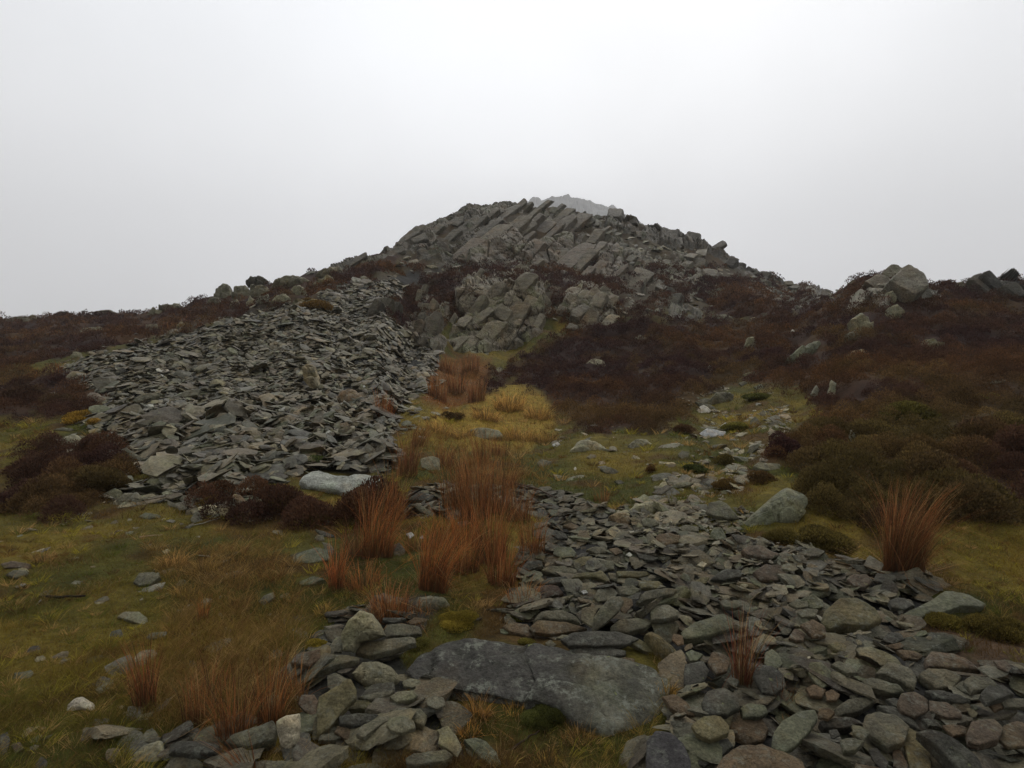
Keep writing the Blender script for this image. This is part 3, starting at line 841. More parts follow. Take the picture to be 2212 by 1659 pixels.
throw(190, R_LEFT, .15, .4, .14, (600, 1020, 1290, 1660), cap=.06)
throw(60, R_BOT, .16, .4, .14, (330, 750, 1550, 1800), cap=.04)
throw(160, R_TRICK, .15, .4, .14, (230, 560, 1035, 1112), .6, cap=.05)

def HF(x, y):
    x = np.asarray(x, float); y = np.asarray(y, float)
    h = H(x, y)
    h = np.where(hm_fg.has(x, y), np.maximum(h, hm_fg.at(x, y)), h)
    return np.where(hm_tip.has(x, y) & (y > 8.6), np.maximum(h, hm_tip.at(x, y)), h)

# ---- stones with a traced shape
def traced(crop, pts, tilt=None, thick=None, tint=(.12, .122, .11), name='slate_stone', label=None, cat='stone', mat=None, lift=.8, seed=None, group=None, res=64, dome=.10, yaw=0, rug=0, cham=1.0, rings=13, ledge=.03):
    P = np.array(cv(crop, pts))
    cxp = P[:, 0].mean(); vb = P[:, 1].max(); vc = P[:, 1].mean()
    rs = np.random.default_rng(int(abs(cxp * 7 + vc * 13)) % 99991 if seed is None else seed)
    if tilt is None:
        tilt = float(np.interp(vc, (600, 1000, 1250, 1600), (55, 42, 28, 14))) + rs.uniform(-5, 5)
    g = hit(cxp, min(vb - .25 * (vb - vc), 1640 + 0 * vb), HF)
    ta = math.radians(tilt); ya = math.radians(yaw) + rs.uniform(-.12, .12)
    n = np.array((math.sin(ya) * math.sin(ta), -math.cos(ya) * math.sin(ta), math.cos(ta)))
    wid = (P[:, 0].max() - P[:, 0].min()) * K * g[1]
    if thick is None:
        thick = wid * rs.uniform(.16, .28)
    P0 = g + n * thick * lift
    if name == 'boulder' and 600 < vc < 900 and cxp > 1150: P0 = P0 + np.array((0, -.1, .22))
    rays = np.stack([tanx(P[:, 0]), np.ones(len(P)), tanz(P[:, 1])], 1)
    C = np.array((0, 0, CZ))
    tt = ((P0 - C) @ n) / (rays @ n)
    W = C + rays * tt[:, None]
    # dense rounded outline
    ctr = W.mean(0)
    e1 = np.cross(n, (0, 0, 1.0)) if abs(n[2]) < .999 else np.array((1.0, 0, 0)); e1 = np.array((1.0, 0, 0)) - n * n[0]; e1 /= np.linalg.norm(e1); e2 = np.cross(n, e1)
    q = np.stack([(W - ctr) @ e1, (W - ctr) @ e2], 1)
    if np.sum(q[:, 0] * np.roll(q[:, 1], -1) - q[:, 1] * np.roll(q[:, 0], -1)) < 0: q = q[::-1]
    q2 = []
    for i in range(len(q)):
        a, b = q[i], q[(i + 1) % len(q)]
        for f in np.linspace(0, 1, 12, endpoint=False): q2.append(a * (1 - f) + b * f)
    q2 = np.array(q2); m_ = len(q2)
    for _ in range(0): q2 = (np.roll(q2, 1, 0) + q2 * 2 + np.roll(q2, -1, 0)) / 4
    L_ = np.concatenate([[0], np.cumsum(np.linalg.norm(np.diff(np.vstack([q2, q2[:1]]), axis=0), axis=1))])
    u = np.linspace(0, L_[-1], res, endpoint=False)
    qq = np.vstack([q2, q2[:1]])
    O = np.stack([np.interp(u, L_, qq[:, 0]), np.interp(u, L_, qq[:, 1])], 1)
    size = np.abs(O).max()
    # fine chips along the rim
    rim = 1 + .028 * fbm(O[:, 0] / size * 4 + seed_f(rs), O[:, 1] / size * 4, 3, 4)
    O = O * rim[:, None]
    prof = [(r_, 0) for r_ in np.linspace(.04, .86, rings)] + [(.93, -.01), (.972, -.04), (.992, -.12), (1, -.25), (.99, -.42), (1.0, -.6), (.975, -.8), (.92, -.94), (.7, -1.0)]
    rows = []
    nch = rs.integers(3, 6); ch = []
    for _ in range(nch):
        a = rs.uniform(0, 6.28); ch.append((math.cos(a), math.sin(a), rs.uniform(.45, .85), rs.uniform(.25, .7) * cham))
    sd = rs.uniform(0, 99)
    for r_, h_ in prof:
        p = O * r_
        top = -dome * thick * r_ ** 2.5
        z = np.full(len(p), h_ * thick) + top
        for cx_, sx_, off, sl in ch:
            z = z - np.maximum(0, (p[:, 0] * cx_ + p[:, 1] * sx_) / size - off) * sl * min(thick, size * .5) * 1.3
        z = np.maximum(z, -thick * 1.02)
        if rug:
            w1, w2, wi, wa_, wb_ = worley(p[:, 0] / size * 1.7 + sd, p[:, 1] / size * 1.7, 3)
            z = z + rug * size * ((wi - .5) * .5 + wa_ * (wi - .5) * 1.2 + wb_ * .6 - .22 * np.exp(-(w2 - w1) / .09)) * min(1, 1.6 - r_)
        nn = fbm(p[:, 0] / size * 3 + sd, p[:, 1] / size * 3, 4, 5)
        st = np.floor(nn * 3.0) / 3.0 * .5 + nn * .5        # split laminations
        z = z + (st * .13 * thick + .012 * size * fbm(p[:, 0] / size * 9 + sd, p[:, 1] / size * 9, 8, 3)) * (1 if h_ > -.5 else .3)
        if h_ < -.1:   # bedding ledges on the flanks
            k_ = 1 + ledge * (vn2(np.full(len(p), h_ * 9 + sd), u / size * 1.2, 5) - .5) * 2
            p = p * k_[:, None]
        rows.append(np.stack([p[:, 0], p[:, 1], z], 1))
    Q = np.concatenate(rows + [np.array([[0, 0, rows[0][:, 2].mean()]]), np.array([[0, 0, -thick * .98]])])
    V = ctr + Q[:, :1] * e1 + Q[:, 1:2] * e2 + Q[:, 2:] * n
    nr = len(prof); F = []
    i = np.arange(res); j = (i + 1) % res
    quads = np.concatenate([np.stack([k * res + i, (k + 1) * res + i, (k + 1) * res + j, k * res + j], 1) for k in range(nr - 1)])
    c0 = nr * res
    tri = np.concatenate([np.stack([np.full(res, c0), i, j], 1), np.stack([np.full(res, c0 + 1), (nr - 1) * res + j, (nr - 1) * res + i], 1)])
    base = V.mean(0)
    col = np.tile(np.array(tint) * rs.uniform(.9, 1.1), (len(V), 1))
    o = mesh_np(name, V - base, [quads, tri], mat or M_STONE, col)
    o.data.set_sharp_from_angle(angle=math.radians(32))
    o.location = base
    d = {'o': o, 'px': cxp, 'v': vc, 'w': P[:, 0].max() - P[:, 0].min(), 'h': P[:, 1].max() - P[:, 1].min(), 'tint': np.array(tint), 'label': label, 'cat': cat, 'group': group, 'name': name, 'P': P}
    LAND.append(d)
    return o

def seed_f(rs): return rs.uniform(0, 50)

TC = {'g': (.112, .116, .104), 'd': (.060, .064, .067), 'b': (.108, .086, .066), 'l': (.165, .172, .145), 'o': (.120, .117, .080), 'w': (.38, .35, .28),
      'e': (.112, .128, .108), 'p': (.20, .20, .175), 'r': (.095, .080, .072), 'k': (.040, .040, .040)}
for q_ in TC:
    if q_ != 'w': TC[q_] = tuple(np.array(TC[q_]) * STONE_GAIN * 1.08)

def T(crop, code, pts, label=None, up=0, **kw):
    kw.setdefault('tint', TC[code])
    if code == 'w': kw.setdefault('mat', M_QUARTZ)
    elif up: kw['tint'] = tuple(np.array(kw['tint']) * 1.45)
    if up == 1:
        kw.setdefault('tilt', 64); P = np.array(pts, float); kw.setdefault('dome', .22); kw.setdefault('lift', .3)
        g = hit(*cv(crop, [tuple(P.mean(0))])[0]); wd = (P[:, 0].max() - P[:, 0].min()) * CR[crop][2] / 1.1302 * K * g[1]
        kw.setdefault('thick', wd * .5)
    if up == 2:           # squat boulder
        kw.setdefault('tilt', 42); P = np.array(pts, float); kw.setdefault('dome', .3); kw.setdefault('lift', .35)
        g = hit(*cv(crop, [tuple(P.mean(0))])[0]); wd = (P[:, 0].max() - P[:, 0].min()) * CR[crop][2] / 1.1302 * K * g[1]
        kw.setdefault('thick', wd * .42)
    if up and g[1] > 16: kw.setdefault('rug', .45); kw.setdefault('mat', M_FARROCK)
    if up: kw.setdefault('rug', .13); kw.setdefault('name', 'boulder'); kw.setdefault('cat', 'boulder'); kw.setdefault('mat', M_BOULD)
    return traced(crop, pts, label=label, **kw)

# --- the big slab and its neighbours
T('D', 'g', [(868, 1432), (905, 1400), (960, 1380), (1010, 1371), (1080, 1371), (1160, 1380), (1240, 1402), (1330, 1412), (1400, 1424), (1434, 1455), (1430, 1505), (1375, 1548), (1300, 1572), (1250, 1560), (1200, 1522), (1130, 1500), (1060, 1492), (980, 1482), (900, 1462)],
  'largest flat slab in the foreground, dark blue-grey with lichened near edge', tilt=13, thick=.13, res=160, name='slate_slab', cat='rock slab', mat=M_SLAB, rug=.085, tint=(.062, .058, .049), lift=.55, cham=.15, rings=26, ledge=.10, dome=.12)
sl = LAND[-1]['o'].data                      # pale green-grey lichen crust over the right and near end of the big slab
nv_ = len(sl.vertices); co_ = np.zeros(nv_ * 3, np.float32); sl.vertices.foreach_get('co', co_); co_ = co_.reshape(-1, 3)
cc_ = np.ones(nv_ * 4, np.float32); sl.color_attributes['Col'].data.foreach_get('color', cc_); cc_ = cc_.reshape(-1, 4)
k_ = sst(.05, .5, co_[:, 0] - .9 * co_[:, 1] * 0 + .25 * fbm(co_[:, 0] * 4, co_[:, 1] * 4, 3, 4)) * .9
cc_[:, :3] = lerp(cc_[:, :3].astype(float), np.array((.128, .124, .088)) * (1 + .8 * fbm(co_[:, 0] * 9, co_[:, 1] * 9, 6, 4))[:, None], k_)
sl.color_attributes['Col'].data.foreach_set('color', cc_.ravel())
T('R', 'e', [(1450, 740), (1560, 690), (1660, 640), (1740, 590), (1900, 590), (2000, 640), (1960, 680), (1830, 680), (1720, 720), (1550, 760)], 'wide green-grey slab with a yellow-lichened edge below the tall right rush tuft', name='slate_slab', cat='rock slab', tilt=20, thick=.07, res=110, mat=M_BOULD)
T('R', 'o', [(1000, 770), (1030, 690), (1110, 630), (1210, 620), (1330, 690), (1370, 750), (1300, 790), (1140, 790), (1050, 810)], 'broad olive slab with yellowish lichen set among the pale pebbles', name='slate_slab', cat='rock slab', tilt=26, thick=.10, res=96, mat=M_BOULD)
T('A', 'p', [(1780, 1395), (1810, 1355), (1900, 1330), (2000, 1365), (2100, 1370), (2212, 1350), (2290, 1375), (2260, 1430), (2110, 1475), (1990, 1450), (1850, 1430)], 'large pale grey slab at the foot of the left scree heap', name='slate_slab', cat='rock slab', tilt=32, tint=(.30, .305, .26), lift=1.3, thick=.22, res=110, mat=M_BOULD)
T('A', 'p', [(1800, 715), (1835, 700), (1870, 708), (1893, 780), (1915, 868), (1880, 880), (1835, 830), (1812, 800)], 'tall standing stone sticking up out of the left scree heap', up=1, tilt=78, name='standing_stone', cat='standing stone')
T('G', 'e', [(1760, 440), (1830, 370), (1920, 290), (1990, 235), (2030, 215), (2140, 275), (2170, 320), (2150, 400), (2100, 470), (1990, 480), (1860, 512), (1785, 495)], 'big leaning green-grey boulder with pale and yellow lichen at the heather edge', up=1, res=120, tilt=55)
T('F', 'l', [(365, 800), (350, 680), (400, 590), (470, 520), (540, 540), (600, 610), (635, 690), (560, 722), (470, 742), (440, 812)], 'pointed grey boulder standing at the upper left of the big slab', up=1, res=110)
T('F', 'l', [(430, 930), (500, 850), (590, 838), (700, 880), (765, 950), (752, 1020), (680, 1050), (590, 1047), (500, 1000)], 'rounded egg-shaped grey boulder just left of the big slab', up=2, res=110)
T('F', 'o', [(195, 1360), (200, 1180), (215, 1100), (370, 1010), (380, 975), (430, 978), (470, 1050), (460, 1110), (370, 1210), (290, 1310), (212, 1368)], 'long olive slab resting on its pointed tip beside the white quartz block', tilt=38, thick=.05, res=110)
T('L', 'w', [(1650, 1385), (1700, 1355), (1780, 1345), (1788, 1420), (1778, 1520), (1730, 1560), (1680, 1540), (1655, 1450)], 'cream-white quartz block standing at the left end of the stones', up=1, mat=M_QUARTZ, tilt=70, name='quartz_block', cat='quartz rock', tint=(.46, .40, .28))
T('L', 'w', [(372, 1270), (400, 1240), (480, 1220), (530, 1250), (548, 1290), (540, 1308), (470, 1300), (420, 1312), (380, 1315)], 'white quartz lump alone in the dark turf at the lower left', up=2, mat=M_QUARTZ, name='quartz_block', cat='quartz rock', tint=(.42, .37, .29))
T('F', 'g', [(460, 792), (480, 742), (640, 715), (860, 690), (872, 730), (700, 790), (560, 817)], 'long thin slab lying between the pointed boulder and the big slab', thick=.05, tilt=20)
T('F', 'g', [(145, 935), (330, 815), (490, 820), (480, 850), (330, 890), (200, 942)], 'wedge-shaped slab directly below the pointed grey boulder', thick=.045)
T('L', 'g', [(1010, 1490), (1200, 1480), (1320, 1510), (1290, 1560), (1150, 1565), (1010, 1550)], 'dark slab lying behind the bottom rush clump', tint=TC['d'])
T('L', 'g', [(1340, 1490), (1400, 1440), (1640, 1360), (1655, 1400), (1640, 1470), (1480, 1520)], 'long grey slab leaning towards the cream-white quartz block', thick=.07)
T('L', 'l', [(770, 1640), (790, 1560), (850, 1510), (950, 1480), (970, 1560), (960, 1659), (780, 1659)], 'pale rounded boulder cut by the bottom edge left of the rush clump', up=2)
T('L', 'g', [(832, 1490), (880, 1425), (915, 1412), (965, 1470), (950, 1500), (880, 1500)], 'small cap stone sitting on the pale rounded bottom boulder')
T('L', 'g', [(990, 1640), (1020, 1590), (1160, 1580), (1220, 1620), (1230, 1659), (1000, 1659)])
T('L', 'g', [(1580, 1600), (1700, 1610), (1860, 1645), (1870, 1659), (1590, 1659)])

# --- the other stones, traced one by one
for crop, code, pts in [
 ('F','g',[(265,800),(330,702),(390,692),(372,800)]), ('F','r',[(20,870),(60,812),(240,775),(255,822),(150,890)]), ('F','g',[(275,1040),(272,960),(330,935),(400,970),(370,1050),(300,1060)]),
 ('F','o',[(400,1150),(440,1125),(540,1120),(585,1150),(520,1185),(430,1185)]), ('F','l',[(695,1100),(740,1070),(860,1055),(885,1080),(850,1120),(740,1140)]), ('F','l',[(780,1000),(830,980),(900,990),(910,1020),(850,1040),(790,1035)]),
 ('F','g',[(480,1105),(560,1080),(730,1055),(700,1090),(560,1125)]), ('F','d',[(345,1230),(480,1210),(660,1220),(600,1260),(470,1300),(360,1280)]), ('F','g',[(465,1350),(500,1300),(600,1250),(690,1215),(700,1240),(620,1300),(520,1370)]),
 ('F','l',[(670,1290),(690,1245),(790,1230),(860,1260),(870,1310),(770,1345),(700,1330)]), ('F','g',[(690,1190),(760,1175),(900,1180),(945,1220),(920,1290),(870,1280),(800,1230),(720,1225)]), ('F','b',[(320,1340),(340,1295),(410,1310),(520,1400),(500,1420),(400,1390)]),
 ('F','g',[(210,1390),(220,1360),(330,1345),(370,1380),(300,1400)]), ('F','r',[(75,1150),(100,1090),(180,1085),(210,1130),(190,1240),(120,1200)]), ('F','g',[(940,1120),(990,1095),(1060,1110),(1070,1160),(1010,1190),(950,1160)]),
 ('F','l',[(1020,1420),(1030,1350),(1010,1320),(1090,1300),(1140,1360),(1180,1440),(1150,1485),(1090,1460)]), ('F','g',[(800,1510),(860,1480),(1060,1455),(1120,1480),(1060,1530),(900,1560),(805,1555)]), ('F','e',[(1190,1370),(1270,1365),(1350,1400),(1420,1480),(1450,1550),(1400,1570),(1320,1520),(1240,1440)]),
 ('F','g',[(1205,1440),(1290,1510),(1270,1525),(1215,1480)]), ('F','g',[(380,1590),(430,1560),(540,1540),(650,1560),(690,1590)]), ('F','g',[(655,660),(670,615),(760,605),(900,625),(910,660),(800,690),(670,695)]),
 ('F','d',[(645,590),(650,570),(800,570),(810,580),(720,605)]), ('F','b',[(815,600),(860,565),(960,575),(930,600),(840,615)]), ('F','e',[(30,180),(60,140),(200,90),(270,100),(290,170),(180,200),(60,205)]),
 ('F','e',[(80,325),(180,290),(260,305),(150,350),(90,350)]), ('F','g',[(235,55),(290,70),(320,110),(300,160),(260,110)]), ('F','g',[(185,40),(205,10),(245,15),(255,50),(215,60)]), ('F','e',[(1440,650),(1480,645),(1520,665),(1480,685),(1445,675)]),
 ('F','g',[(1745,740),(1780,720),(1820,750),(1800,765),(1755,760)]), ('F','l',[(1820,710),(1860,685),(1900,690),(1890,715)]), ('F','d',[(1320,510),(1480,505),(1560,520),(1460,530)]), ('F','g',[(1480,490),(1540,475),(1560,495),(1500,505)]),
 ('F','d',[(1950,540),(2000,510),(2050,520),(2050,560),(1990,600)]), ('F','r',[(1240,580),(1320,570),(1290,590)]),
 ('G','g',[(1450,400),(1470,345),(1540,330),(1590,350),(1640,400),(1680,440),(1600,455),(1500,435)]), ('G','g',[(1010,465),(1040,445),(1110,460),(1135,490),(1080,515),(1030,500)]), ('G','b',[(1100,590),(1120,560),(1200,550),(1280,570),(1270,610),(1150,640)]),
 ('G','g',[(1045,560),(1080,550),(1110,600),(1100,645),(1060,640)]), ('G','e',[(415,690),(430,650),(540,645),(575,680),(560,710),(480,720)]), ('G','g',[(330,800),(380,775),(480,770),(580,790),(570,820),(450,835)]), ('G','d',[(180,800),(240,740),(340,735),(350,770),(260,800)]),
 ('G','d',[(300,900),(380,850),(510,840),(520,870),(430,890)]), ('G','o',[(540,840),(560,815),(700,815),(740,800),(800,850),(800,880),(700,850)]), ('G','o',[(545,740),(620,710),(680,710),(680,750),(600,780)]), ('G','o',[(840,810),(900,805),(1060,810),(1090,830),(1000,850),(860,840)]),
 ('G','g',[(785,815),(830,820),(900,890),(880,900),(800,860)]), ('G','g',[(840,910),(960,905),(1010,930),(960,970),(870,960)]), ('G','o',[(990,880),(1030,870),(1130,875),(1160,890),(1120,920),(1010,920)]), ('G','g',[(975,1000),(1040,940),(1160,920),(1260,920),(1230,960),(1100,990),(1000,1010)]),
 ('G','g',[(690,980),(720,930),(820,920),(860,960),(800,1010),(720,1010)]), ('G','g',[(605,1140),(610,1060),(640,1050),(720,1060),(690,1120),(680,1190)]), ('G','b',[(880,980),(950,1000),(955,1040),(900,1100),(870,1070)]),
 ('G','g',[(805,1170),(870,1130),(1060,1120),(1090,1150),(1040,1190),(920,1220),(815,1210)]), ('G','g',[(1070,1080),(1090,1040),(1200,1030),(1265,1070),(1260,1110),(1160,1130),(1080,1130)]),
 ('G','e',[(1280,1210),(1370,1150),(1560,1090),(1640,1120),(1640,1180),(1500,1230),(1360,1260),(1290,1250)]), ('G','b',[(550,1390),(600,1375),(720,1400),(765,1420),(740,1455),(660,1465),(580,1440)]), ('G','b',[(780,1410),(900,1390),(970,1400),(970,1440),(890,1460),(800,1445)]),
 ('G','g',[(280,1105),(320,1070),(480,1070),(590,1100),(600,1140),(480,1130),(330,1120)]), ('G','b',[(70,1165),(150,1150),(250,1170),(290,1235),(250,1250),(120,1210)]), ('G','o',[(930,1290),(980,1260),(1100,1320),(1110,1360),(1040,1350)]),
 ('G','b',[(1215,1270),(1230,1230),(1290,1240),(1300,1300),(1260,1310)]), ('G','e',[(1310,1360),(1350,1340),(1430,1370),(1390,1415),(1340,1410)]), ('G','d',[(1300,1480),(1310,1440),(1430,1410),(1470,1470),(1440,1550),(1330,1590),(1300,1570)]),
 ('G','b',[(1460,1420),(1490,1350),(1560,1340),(1620,1400),(1590,1480),(1520,1500)]), ('G','d',[(1480,850),(1580,790),(1690,800),(1690,840),(1560,870)]), ('G','r',[(1690,660),(1740,635),(1820,630),(1950,690),(1930,730),(1840,715),(1730,695)]),
 ('G','o',[(1360,890),(1420,850),(1475,850),(1450,890),(1400,900)]), ('G','r',[(1770,810),(1850,760),(1960,770),(2020,840),(1930,870),(1820,860)]), ('G','g',[(1540,1010),(1600,1000),(1700,1040),(1640,1060),(1560,1050)]), ('G','d',[(980,690),(1060,700),(1130,720),(1090,740),(1000,720)]),
 ('G','d',[(570,720),(600,690),(660,680),(640,710)]), ('G','g',[(640,660),(700,640),(770,650),(790,680),(710,690)]), ('G','b',[(790,660),(850,650),(890,680),(840,700)]), ('G','d',[(405,560),(430,530),(500,555),(515,590),(450,590)]), ('G','b',[(480,500),(540,480),(600,510),(560,530)]),
 ('G','o',[(430,740),(470,710),(480,760),(445,770)]), ('G','o',[(290,720),(320,700),(365,710),(350,735)]), ('G','g',[(720,770),(750,730),(820,740),(830,790),(760,800)]), ('G','g',[(1110,930),(1140,900),(1180,915)]),
 ('R','b',[(345,1650),(400,1570),(500,1505),(640,1492),(760,1530),(900,1600),(940,1680),(340,1690)]), ('R','e',[(700,1530),(710,1440),(760,1370),(860,1310),(960,1288),(975,1350),(920,1440),(830,1530),(770,1560)]),
 ('R','b',[(450,1400),(470,1330),(530,1310),(640,1350),(680,1420),(650,1480),(560,1495),(480,1460)]), ('R','o',[(218,1390),(290,1340),(400,1330),(455,1380),(440,1440),(330,1480),(250,1440)]),
 ('R','d',[(280,1250),(310,1190),(420,1150),(500,1190),(510,1280),(430,1330),(330,1330),(285,1300)]), ('R','e',[(510,1290),(560,1265),(660,1275),(680,1320),(620,1350),(530,1345)]), ('R','b',[(40,1210),(110,1200),(190,1260),(240,1320),(150,1330),(90,1290)]),
 ('R','d',[(245,1620),(300,1540),(440,1455),(470,1510),(420,1560),(300,1640)]), ('R','d',[(590,1100),(600,1030),(700,1030),(770,1090),(785,1160),(720,1210),(640,1190)]), ('R','e',[(655,1030),(660,960),(700,935),(740,970),(765,1030),(720,1070),(690,1060)]),
 ('R','g',[(1250,1390),(1260,1330),(1350,1310),(1450,1330),(1530,1400),(1500,1490),(1400,1520),(1300,1460)]), ('R','o',[(1470,1420),(1520,1405),(1600,1450),(1650,1560),(1660,1680),(1540,1680),(1500,1540)]),
 ('R','r',[(1455,1250),(1480,1200),(1560,1190),(1640,1240),(1640,1310),(1560,1350),(1480,1310)]), ('R','d',[(1575,1400),(1650,1400),(1800,1470),(1950,1590),(1990,1680),(1850,1680),(1720,1550)]), ('R','r',[(1870,1440),(1900,1370),(2040,1345),(2100,1400),(2060,1480),(1950,1510),(1880,1490)]),
 ('R','b',[(2060,1480),(2090,1400),(2180,1360),(2250,1400),(2240,1520),(2120,1530)]), ('R','d',[(1925,1530),(2000,1530),(2100,1590),(2150,1680),(2020,1680)]), ('R','k',[(980,1370),(1080,1350),(1240,1340),(1260,1370),(1150,1410),(1010,1410)]),
 ('R','g',[(1080,1290),(1160,1240),(1310,1215),(1320,1250),(1230,1310),(1100,1330)]), ('R','g',[(1235,1120),(1300,1105),(1460,1150),(1510,1190),(1420,1200),(1300,1170)]), ('R','g',[(1330,1060),(1400,1010),(1540,1050),(1575,1120),(1560,1165),(1420,1110)]),
 ('R','e',[(915,1070),(930,1020),(1000,1015),(1060,1070),(1060,1150),(1000,1175),(950,1130)]), ('R','l',[(1185,930),(1290,920),(1450,980),(1500,1030),(1480,1055),(1320,1030),(1230,970)]), ('R','r',[(1620,990),(1660,950),(1790,960),(1970,1030),(1960,1060),(1800,1050),(1640,1040)]),
 ('R','g',[(1580,1090),(1640,1050),(1820,1060),(1850,1090),(1800,1160),(1700,1170)]), ('R','d',[(1615,1185),(1700,1180),(1850,1210),(1900,1250),(1850,1265),(1700,1230)]), ('R','r',[(1640,1240),(1750,1260),(1840,1310),(1840,1350),(1750,1350),(1650,1310)]),
 ('R','g',[(1850,1130),(1900,1095),(2010,1110),(2070,1160),(1960,1180),(1900,1190)]), ('R','d',[(1950,1200),(2010,1150),(2110,1145),(2165,1190),(2090,1230),(1990,1250)]), ('R','g',[(2080,1260),(2120,1235),(2260,1235),(2260,1290),(2100,1290)]),
 ('R','r',[(2030,1005),(2100,1010),(2140,1050),(2120,1080),(2060,1050)]), ('R','d',[(1400,650),(1450,630),(1540,635),(1565,670),(1500,700),(1420,690)]), ('R','b',[(870,790),(950,760),(1020,800),(1025,860),(950,870)]),
 ('R','d',[(1360,880),(1400,840),(1480,840),(1500,880),(1430,910)]), ('R','r',[(1150,520),(1180,490),(1270,490),(1310,530),(1260,570),(1190,560)]), ('R','d',[(1310,520),(1330,485),(1440,490),(1450,520),(1380,550)]), ('R','e',[(870,640),(940,610),(1010,640),(1010,690),(950,700)]),
 ('R','b',[(1370,920),(1470,900),(1500,925),(1450,945)]), ('R','b',[(1450,940),(1560,950),(1610,980),(1580,1005),(1500,990)]), ('R','g',[(1055,1030),(1100,1010),(1180,1040),(1225,1080),(1150,1085)]), ('R','d',[(1380,1240),(1430,1225),(1480,1260),(1500,1310),(1430,1280)]),
 ('R','g',[(850,720),(900,695),(980,705),(960,745),(880,750)]), ('R','l',[(800,670),(840,650),(915,655),(920,685),(850,695)]), ('R','b',[(900,1165),(950,1150),(1025,1185),(1000,1225),(930,1220)]), ('R','b',[(1020,1200),(1060,1180),(1110,1210),(1090,1250),(1030,1250)]),
 ('R','g',[(1160,1190),(1190,1170),(1230,1205),(1200,1240),(1170,1230)]), ('R','o',[(1040,905),(1110,895),(1175,935),(1140,960),(1070,940)]), ('R','r',[(800,870),(840,810),(900,850),(890,890),(840,890)]), ('R','g',[(930,980),(990,970),(1030,1000),(980,1010)]),
 ('R','g',[(1180,1390),(1240,1400),(1290,1440),(1250,1490),(1190,1440)]), ('R','d',[(1330,1270),(1430,1280),(1560,1370),(1600,1420),(1530,1390),(1400,1320)]), ('R','d',[(1600,1350),(1700,1370),(1730,1410),(1640,1400)]), ('R','b',[(1720,1400),(1790,1390),(1870,1410),(1860,1450),(1790,1460)]),
 ('R','g',[(1110,1480),(1180,1470),(1260,1490),(1200,1550),(1130,1550)]), ('R','k',[(1280,1540),(1330,1530),(1400,1620),(1380,1680),(1310,1620)]), ('R','r',[(1420,1530),(1470,1540),(1520,1640),(1500,1680),(1430,1640)]), ('R','b',[(980,1300),(1040,1290),(1080,1320),(1040,1360),(980,1340)]),
 ('R','d',[(1040,1430),(1090,1420),(1110,1460),(1060,1480)]), ('R','b',[(2000,1270),(2060,1255),(2090,1290),(2040,1310)]), ('R','b',[(1200,1620),(1290,1640),(1400,1659),(1200,1680)]),
 ('A','l',[(870,1410),(910,1385),(990,1390),(980,1420),(900,1440)]), ('A','g',[(1060,1510),(1090,1490),(1150,1500),(1160,1530),(1110,1545)]), ('A','g',[(1000,1520),(1070,1555),(1060,1575),(1010,1560)]), ('A','g',[(1010,1430),(1060,1410),(1110,1430),(1080,1460),(1020,1450)]),
 ('A','l',[(1130,1490),(1200,1430),(1290,1415),(1300,1440),(1200,1480)]), ('A','e',[(830,1620),(870,1595),(960,1610),(950,1625),(880,1640)]), ('A','g',[(1140,1640),(1170,1590),(1200,1600),(1215,1650),(1160,1660)]), ('A','g',[(310,1100),(370,1085),(450,1095),(420,1110)]),
 ('A','g',[(700,1210),(760,1210),(870,1280),(860,1300),(760,1260)]), ('A','g',[(1060,900),(1070,888),(1120,860),(1200,855),(1180,890),(1110,905)]), ('A','g',[(790,920),(850,880),(950,870),(900,910),(820,935)]), ('A','l',[(1320,1440),(1390,1430),(1430,1460),(1400,1475),(1330,1470)]),
 ('L','g',[(30,495),(80,465),(160,470),(150,495),(90,515)]), ('L','l',[(420,545),(450,530),(497,535),(480,552),(440,555)]), ('L','g',[(790,530),(830,485),(920,475),(960,500),(900,550),(830,560)]), ('L','l',[(700,745),(740,715),(830,715),(880,750),(855,797),(780,770)]),
 ('L','g',[(870,880),(900,845),(1000,835),(990,865),(900,885)]), ('L','g',[(1550,660),(1580,620),(1640,600),(1650,630),(1580,680)]), ('L','d',[(1740,380),(1830,350),(1850,370),(1760,400)]), ('L','r',[(0,430),(60,410),(180,425),(160,450),(20,455)]),
 ('L','d',[(0,1450),(40,1430),(60,1480),(40,1570),(0,1580)]), ('L','d',[(200,1640),(240,1575),(280,1610),(290,1659),(210,1659)]), ('L','r',[(60,1510),(120,1500),(145,1540),(90,1570)]),
 ('E','g',[(1690,630),(1720,605),(1790,625),(1770,655),(1710,660)]), ('E','g',[(2115,670),(2180,660),(2250,690),(2212,710),(2150,700)]), ('E','l',[(900,600),(950,570),(1030,600),(1030,680),(960,690),(910,660)]), ('E','g',[(830,900),(880,905),(1000,970),(990,1000),(900,960)]),
 ('E','d',[(800,880),(900,820),(1000,850),(960,890)]), ('E','r',[(710,1190),(760,1170),(800,1220),(780,1270),(730,1260)]), ('E','l',[(1180,440),(1230,410),(1300,390),(1430,405),(1460,450),(1330,470),(1230,460)]), ('E','d',[(200,1050),(280,1010),(300,1030),(230,1060)]),
 ('E','d',[(190,1080),(240,1090),(320,1120),(290,1140),(220,1110)]), ('E','r',[(1150,1030),(1220,1020),(1240,1060),(1170,1060)]),
 ('G','g',[(310,80),(340,55),(400,70),(380,105),(330,105)]), ('G','d',[(730,120),(780,105),(850,130),(840,155),(770,145)]), ('G','d',[(830,200),(870,195),(900,215),(860,225)]), ('G','l',[(1205,245),(1260,210),(1370,205),(1340,230),(1250,250)]), ('G','g',[(1090,280),(1110,255),(1150,260),(1140,295)]),
